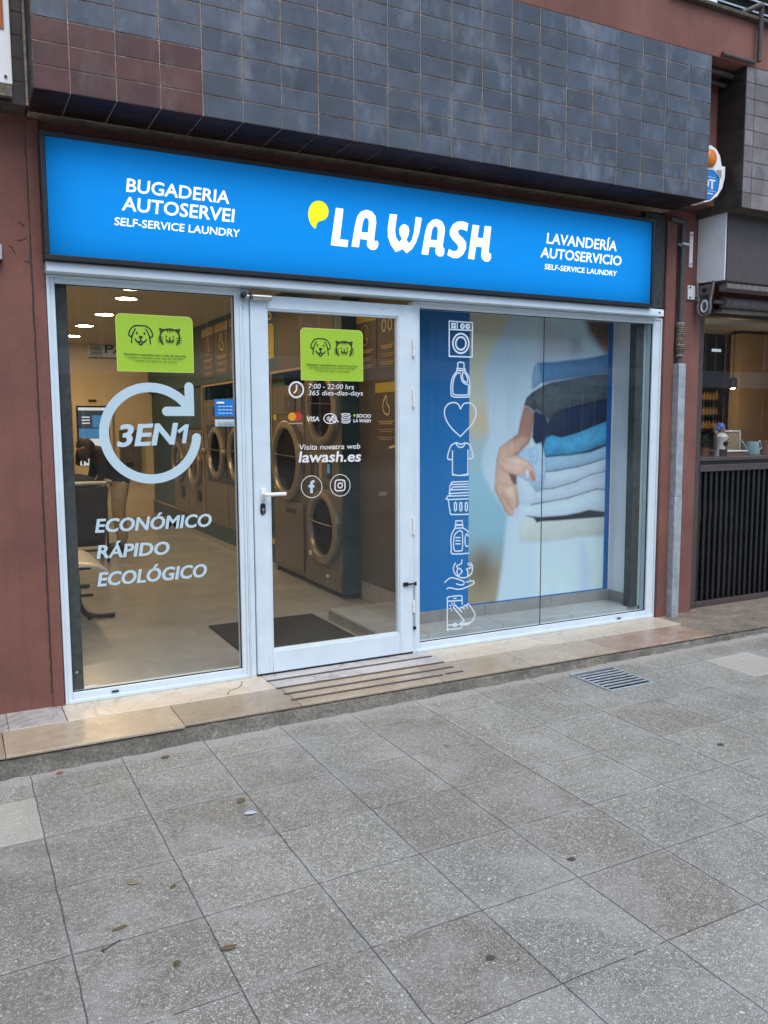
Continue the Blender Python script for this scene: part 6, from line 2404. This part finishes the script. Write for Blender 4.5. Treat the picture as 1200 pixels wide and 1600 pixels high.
b.ball((fx - 0.04, fy, CZ + 0.235), 0.022, 'fig_blue')
b.build('head_wrap', fg)
b = MB()
b.tube([(fx - 0.045, fy, CZ + 0.17), (fx - 0.085, fy - 0.01, CZ + 0.20), (fx - 0.09, fy - 0.01, CZ + 0.26)], 0.011, 'skin', 8)
b.tube([(fx + 0.045, fy - 0.02, CZ + 0.17), (fx + 0.05, fy - 0.055, CZ + 0.13), (fx, fy - 0.065, CZ + 0.12)], 0.011, 'skin', 8)
for i in range(4):
    b.tube([(fx - 0.096 + i * 0.005, fy - 0.01, CZ + 0.258), (fx - 0.098 + i * 0.006, fy - 0.01, CZ + 0.276)], 0.0028, 'skin', 5)
b.build('arms', fg)


def leafy(name, label, cx_, cy_, cz0, hgt, n_, mat, spread, cat_='plant', seed=1, pot=None):
    t = thing(name, label, cat_, (cx_, cy_, cz0))
    rnd = random.Random(seed)
    b = MB()
    for i in range(n_):
        a = rnd.uniform(0, 6.28)
        tip = Vector((cx_ + math.cos(a) * spread * rnd.random(), cy_ + math.sin(a) * spread * rnd.random() * 0.6, cz0 + hgt * rnd.uniform(0.4, 1)))
        base_ = Vector((cx_, cy_, cz0 + (0.05 if pot else 0)))
        mid = (tip + base_) / 2 + Vector((0, 0, 0.02))
        b.tube([base_, mid, tip], 0.003, mat, 5)
        sd_ = Vector((math.sin(a), -math.cos(a), 0)) * 0.015
        b.add([mid, mid + (tip - mid) * 0.5 + sd_, tip, mid + (tip - mid) * 0.5 - sd_], [(0, 1, 2, 3)], mat)
    b.build('foliage', t)
    if pot:
        b = MB()
        b.lathe([(0, 0), (0.035, 0), (0.045, 0.07), (0.04, 0.07), (0.035, 0.055), (0, 0.055)], (cx_, cy_, cz0), (0, 0, 1), pot, 16)
        b.build('pot', t)
    return t


p = at(1106, 712, 1, 0.36)
leafy('potted_plant', 'dark leafy plant in a terracotta pot behind the figurine', p.x - 0.02, 0.38, CZ, 0.2, 16, 'plant', 0.09, 'plant', 3, 'terracotta')
tx = at(1137, 708, 1, 0.30).x
ty = 0.30
tr = thing('serving_stand', 'white topped wooden box with a small glass on the cafe counter', 'stand', (tx, ty, CZ))
b = MB()
b.box(tx - 0.11, tx + 0.12, ty - 0.08, ty + 0.12, CZ + 0.001, CZ + 0.035, 'wood')
b.build('box', tr, 0.003)
b = MB()
b.box(tx - 0.125, tx + 0.135, ty - 0.095, ty + 0.135, CZ + 0.035, CZ + 0.047, 'plastic_white')
b.build('top', tr, 0.003)
leafy('table_plant', 'small sprig of greenery standing on the white topped box', tx, ty + 0.02, CZ + 0.047, 0.16, 9, 'plant', 0.06, 'plant', 8)
cx0 = at(1125, 690, 1, 0.42).x
b = MB()
b.box(cx0, cx0 + 0.30, 0.47, 0.49, CZ + 0.001, CZ + 0.20, 'tan')
b.box(cx0 - 0.005, cx0 + 0.305, 0.46, 0.495, CZ + 0.20, CZ + 0.215, 'plastic_white')
b.box(cx0 + 0.30, cx0 + 0.312, 0.46, 0.495, CZ + 0.001, CZ + 0.20, 'plastic_white')
tag(b.build('menu_frame', None, 0.002), 'pale framed board standing behind the figurine in the cafe window', 'frame')
wx = at(1175, 706, 1, 0.34).x
wc = thing('watering_can', 'pale blue watering can on the cafe counter at the right edge', 'watering can', (wx, 0.34, CZ))
b = MB()
b.lathe([(0, 0.001), (0.06, 0.001), (0.065, 0.01), (0.055, 0.11), (0.05, 0.115), (0.05, 0.02), (0, 0.02)], (wx, 0.34, CZ), (0, 0, 1), 'pale_blue', 20)
b.build('can', wc)
b = MB()
b.tube([(wx - 0.058, 0.34, CZ + 0.03), (wx - 0.12, 0.33, CZ + 0.09), (wx - 0.16, 0.33, CZ + 0.13)], 0.009, 'pale_blue', 8)
b.build('spout', wc)
b = MB()
b.tube([(wx + 0.05, 0.34, CZ + 0.1), (wx + 0.10, 0.34, CZ + 0.12), (wx + 0.12, 0.34, CZ + 0.06), (wx + 0.06, 0.34, CZ + 0.02)], 0.008, 'pale_blue', 8)
b.build('handle', wc)
b = MB()
px_ = wx + 0.17
b.lathe([(0, 0.001), (0.045, 0.001), (0.058, 0.10), (0.062, 0.10), (0.062, 0.12), (0.05, 0.12), (0.05, 0.09), (0, 0.09)], (px_ + 0.02, 0.36, CZ), (0, 0, 1), 'terracotta', 20)
tag(b.build('plant_pot', None), 'terracotta pot beside the pale blue watering can', 'pot')

# ================================================================== ON THE PAVEMENT
gr = thing('drain_grate', 'square galvanised drain grate with long slots in the pavement', 'drain grate', (3.11, -0.88, gz(3.1)))
b = MB()
x0, x1, y0, y1 = 2.93, 3.29, -1.07, -0.69
zz = gz(3.1) + 0.006
t = 0.016
b.box(x0, x1, y0, y0 + t, zz - 0.012, zz + 0.002, 'steel')
b.box(x0, x1, y1 - t, y1, zz - 0.012, zz + 0.002, 'steel')
b.box(x0, x0 + t, y0 + t, y1 - t, zz - 0.012, zz + 0.002, 'steel')
b.box(x1 - t, x1, y0 + t, y1 - t, zz - 0.012, zz + 0.002, 'steel')
b.build('rim', gr, 0.002)
b = MB()
n_ = 8
st = (y1 - y0 - 2 * t) / n_
for i in range(1, n_):
    y = y0 + t + i * st
    b.box(x0 + t, x1 - t, y - 0.0085, y + 0.0085, zz - 0.007, zz, 'steel')
b.build('bars', gr, 0.0015)
b = MB()
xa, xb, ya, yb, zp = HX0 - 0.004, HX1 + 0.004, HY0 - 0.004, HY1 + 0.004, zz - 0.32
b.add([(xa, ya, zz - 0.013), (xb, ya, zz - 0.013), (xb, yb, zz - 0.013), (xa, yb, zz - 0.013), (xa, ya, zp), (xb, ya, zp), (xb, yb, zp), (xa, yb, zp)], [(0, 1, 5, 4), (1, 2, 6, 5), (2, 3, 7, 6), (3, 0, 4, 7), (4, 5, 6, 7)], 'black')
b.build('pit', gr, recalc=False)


def leaf(x, y, L, wd_, rot, mat, label, curl=0.3, catn='leaf', name='fallen_leaf', grp='fallen leaves on the pavement'):
    b = MB()
    n_ = 8
    vs, fs = [], []
    for i in range(n_ + 1):
        t = i / n_
        w_ = wd_ * math.sin(math.pi * min(1, t * 0.93 + 0.05)) ** 0.8
        h_ = 0.003 + curl * L * 0.5 * (t - 0.4) ** 2
        for s in (-1, 0, 1):
            vs.append((L * (t - 0.5), s * w_ * 0.5, h_ + (0.16 * w_ if s else 0)))
    for i in range(n_):
        for s in (0, 1):
            k = i * 3 + s
            fs.append((k, k + 1, k + 4, k + 3))
    b.add(vs, fs, mat)
    o = b.build(name, None)
    so = o.modifiers.new('thick', 'SOLIDIFY')
    so.thickness = 0.0012
    o.location = (x, y, gz(x) + 0.001)
    o.rotation_euler = (0, 0, R(rot))
    return tag(o, label, catn, grp)


leaf(0.01, -1.82, 0.042, 0.018, -20, 'leaf_pale', 'pale curled leaf on the pavement left of the front middle')
leaf(-0.08, -2.07, 0.05, 0.014, 8, 'leaf_dry', 'thin tan leaf nearest the slab joint at lower left')
leaf(0.20, -2.345, 0.055, 0.022, -15, 'leaf_dry', 'curled brown leaf lying on a slab joint at lower middle', 0.9)
leaf(0.04, -2.34, 0.028, 0.022, 60, 'leaf_olive', 'small olive leaf on the slab at the bottom left')
leaf(0.55, -1.38, 0.045, 0.03, 30, 'leaf_dry', 'broad orange brown leaf beside the pale blue scrap')
leaf(0.37, -0.74, 0.04, 0.026, 10, 'leaf_dry', 'orange brown leaf close to the step below the left window')
leaf(-0.11, -0.68, 0.032, 0.02, 0, 'rust', 'tiny reddish leaf near the step at the far left')
leaf(0.13, -1.91, 0.03, 0.012, 40, 'leaf_olive', 'narrow dark leaf right of the pale curled leaf')
leaf(1.65, -1.29, 0.03, 0.02, 10, 'leaf_pale', 'small whitish leaf fragment in the middle of the pavement')
leaf(0.55, -1.51, 0.055, 0.032, -12, 'litter_blue', 'pale blue paper scrap on the pavement below the brown leaf', 0.1, 'litter', 'paper_scrap', None)
b = MB()
b.tube([(-0.145, -2.165, gz(0) + 0.003), (-0.12, -2.152, gz(0) + 0.005), (-0.09, -2.135, gz(0) + 0.003)], 0.0018, 'gum', 6)
b.ball((-0.147, -2.166, gz(0) + 0.005), 0.006, 'gum', (1.2, 0.9, 0.6), 10)
tag(b.build('twig', None), 'short dark twig lying on a slab joint at lower left', 'twig')
for x, y, r_, lab in ((2.84, -1.95, 0.019, 'dark round spot of gum on the slab below the drain grate'), (1.48, -2.44, 0.016, 'dark spot of gum on the slab at the lower right centre'), (2.36, -2.62, 0.021, 'dark spot of gum at the right edge of the pavement'), (0.89, -2.77, 0.016, 'small dark mark on the slab at the bottom centre')):
    b = MB()
    rn = random.Random(int(x * 100))
    pts = [(x + r_ * rn.uniform(0.8, 1.15) * math.cos(a * 0.4488), y + 0.8 * r_ * rn.uniform(0.8, 1.15) * math.sin(a * 0.4488)) for a in range(14)]
    b.prism([(u, v, gz(x) + 0.0005) for u, v in pts], (0, 0, 0.0022), 'gum')
    tag(b.build('gum_spot', None), lab, 'gum', 'dark gum spots on the pavement')

# ================================================================== ACROSS THE STREET (seen only in the glass)
op = thing('facing_building', 'brown building across the street that shows in the shop glass', 'building', (0, -27, 0))
b = MB()
b.box(-70, 140, -28, -27, -0.9, 9, 'opp_wall')
b.build('wall', op)
for j in range(2):
    b = MB()
    b.box(-70, 140, -26.99, -26.1, 3.3 + j * 3.2, 4.15 + j * 3.2, 'white_wall')
    b.build('balcony', op)
for i in range(20):
    for j in range(2):
        b = MB()
        x = -20 + i * 4.6
        z = 1.0 + j * 3.2
        b.box(x, x + 1.6, -26.99, -26.95, z, z + 1.9, 'opp_glass')
        fw_ = b.build('window', op)
        b = MB()
        for q in (0.0, 0.78, 1.52):
            b.box(x + q, x + q + 0.08, -26.948, -26.90, z, z + 1.9, 'white_wall')
        b.build('window_frame', fw_)
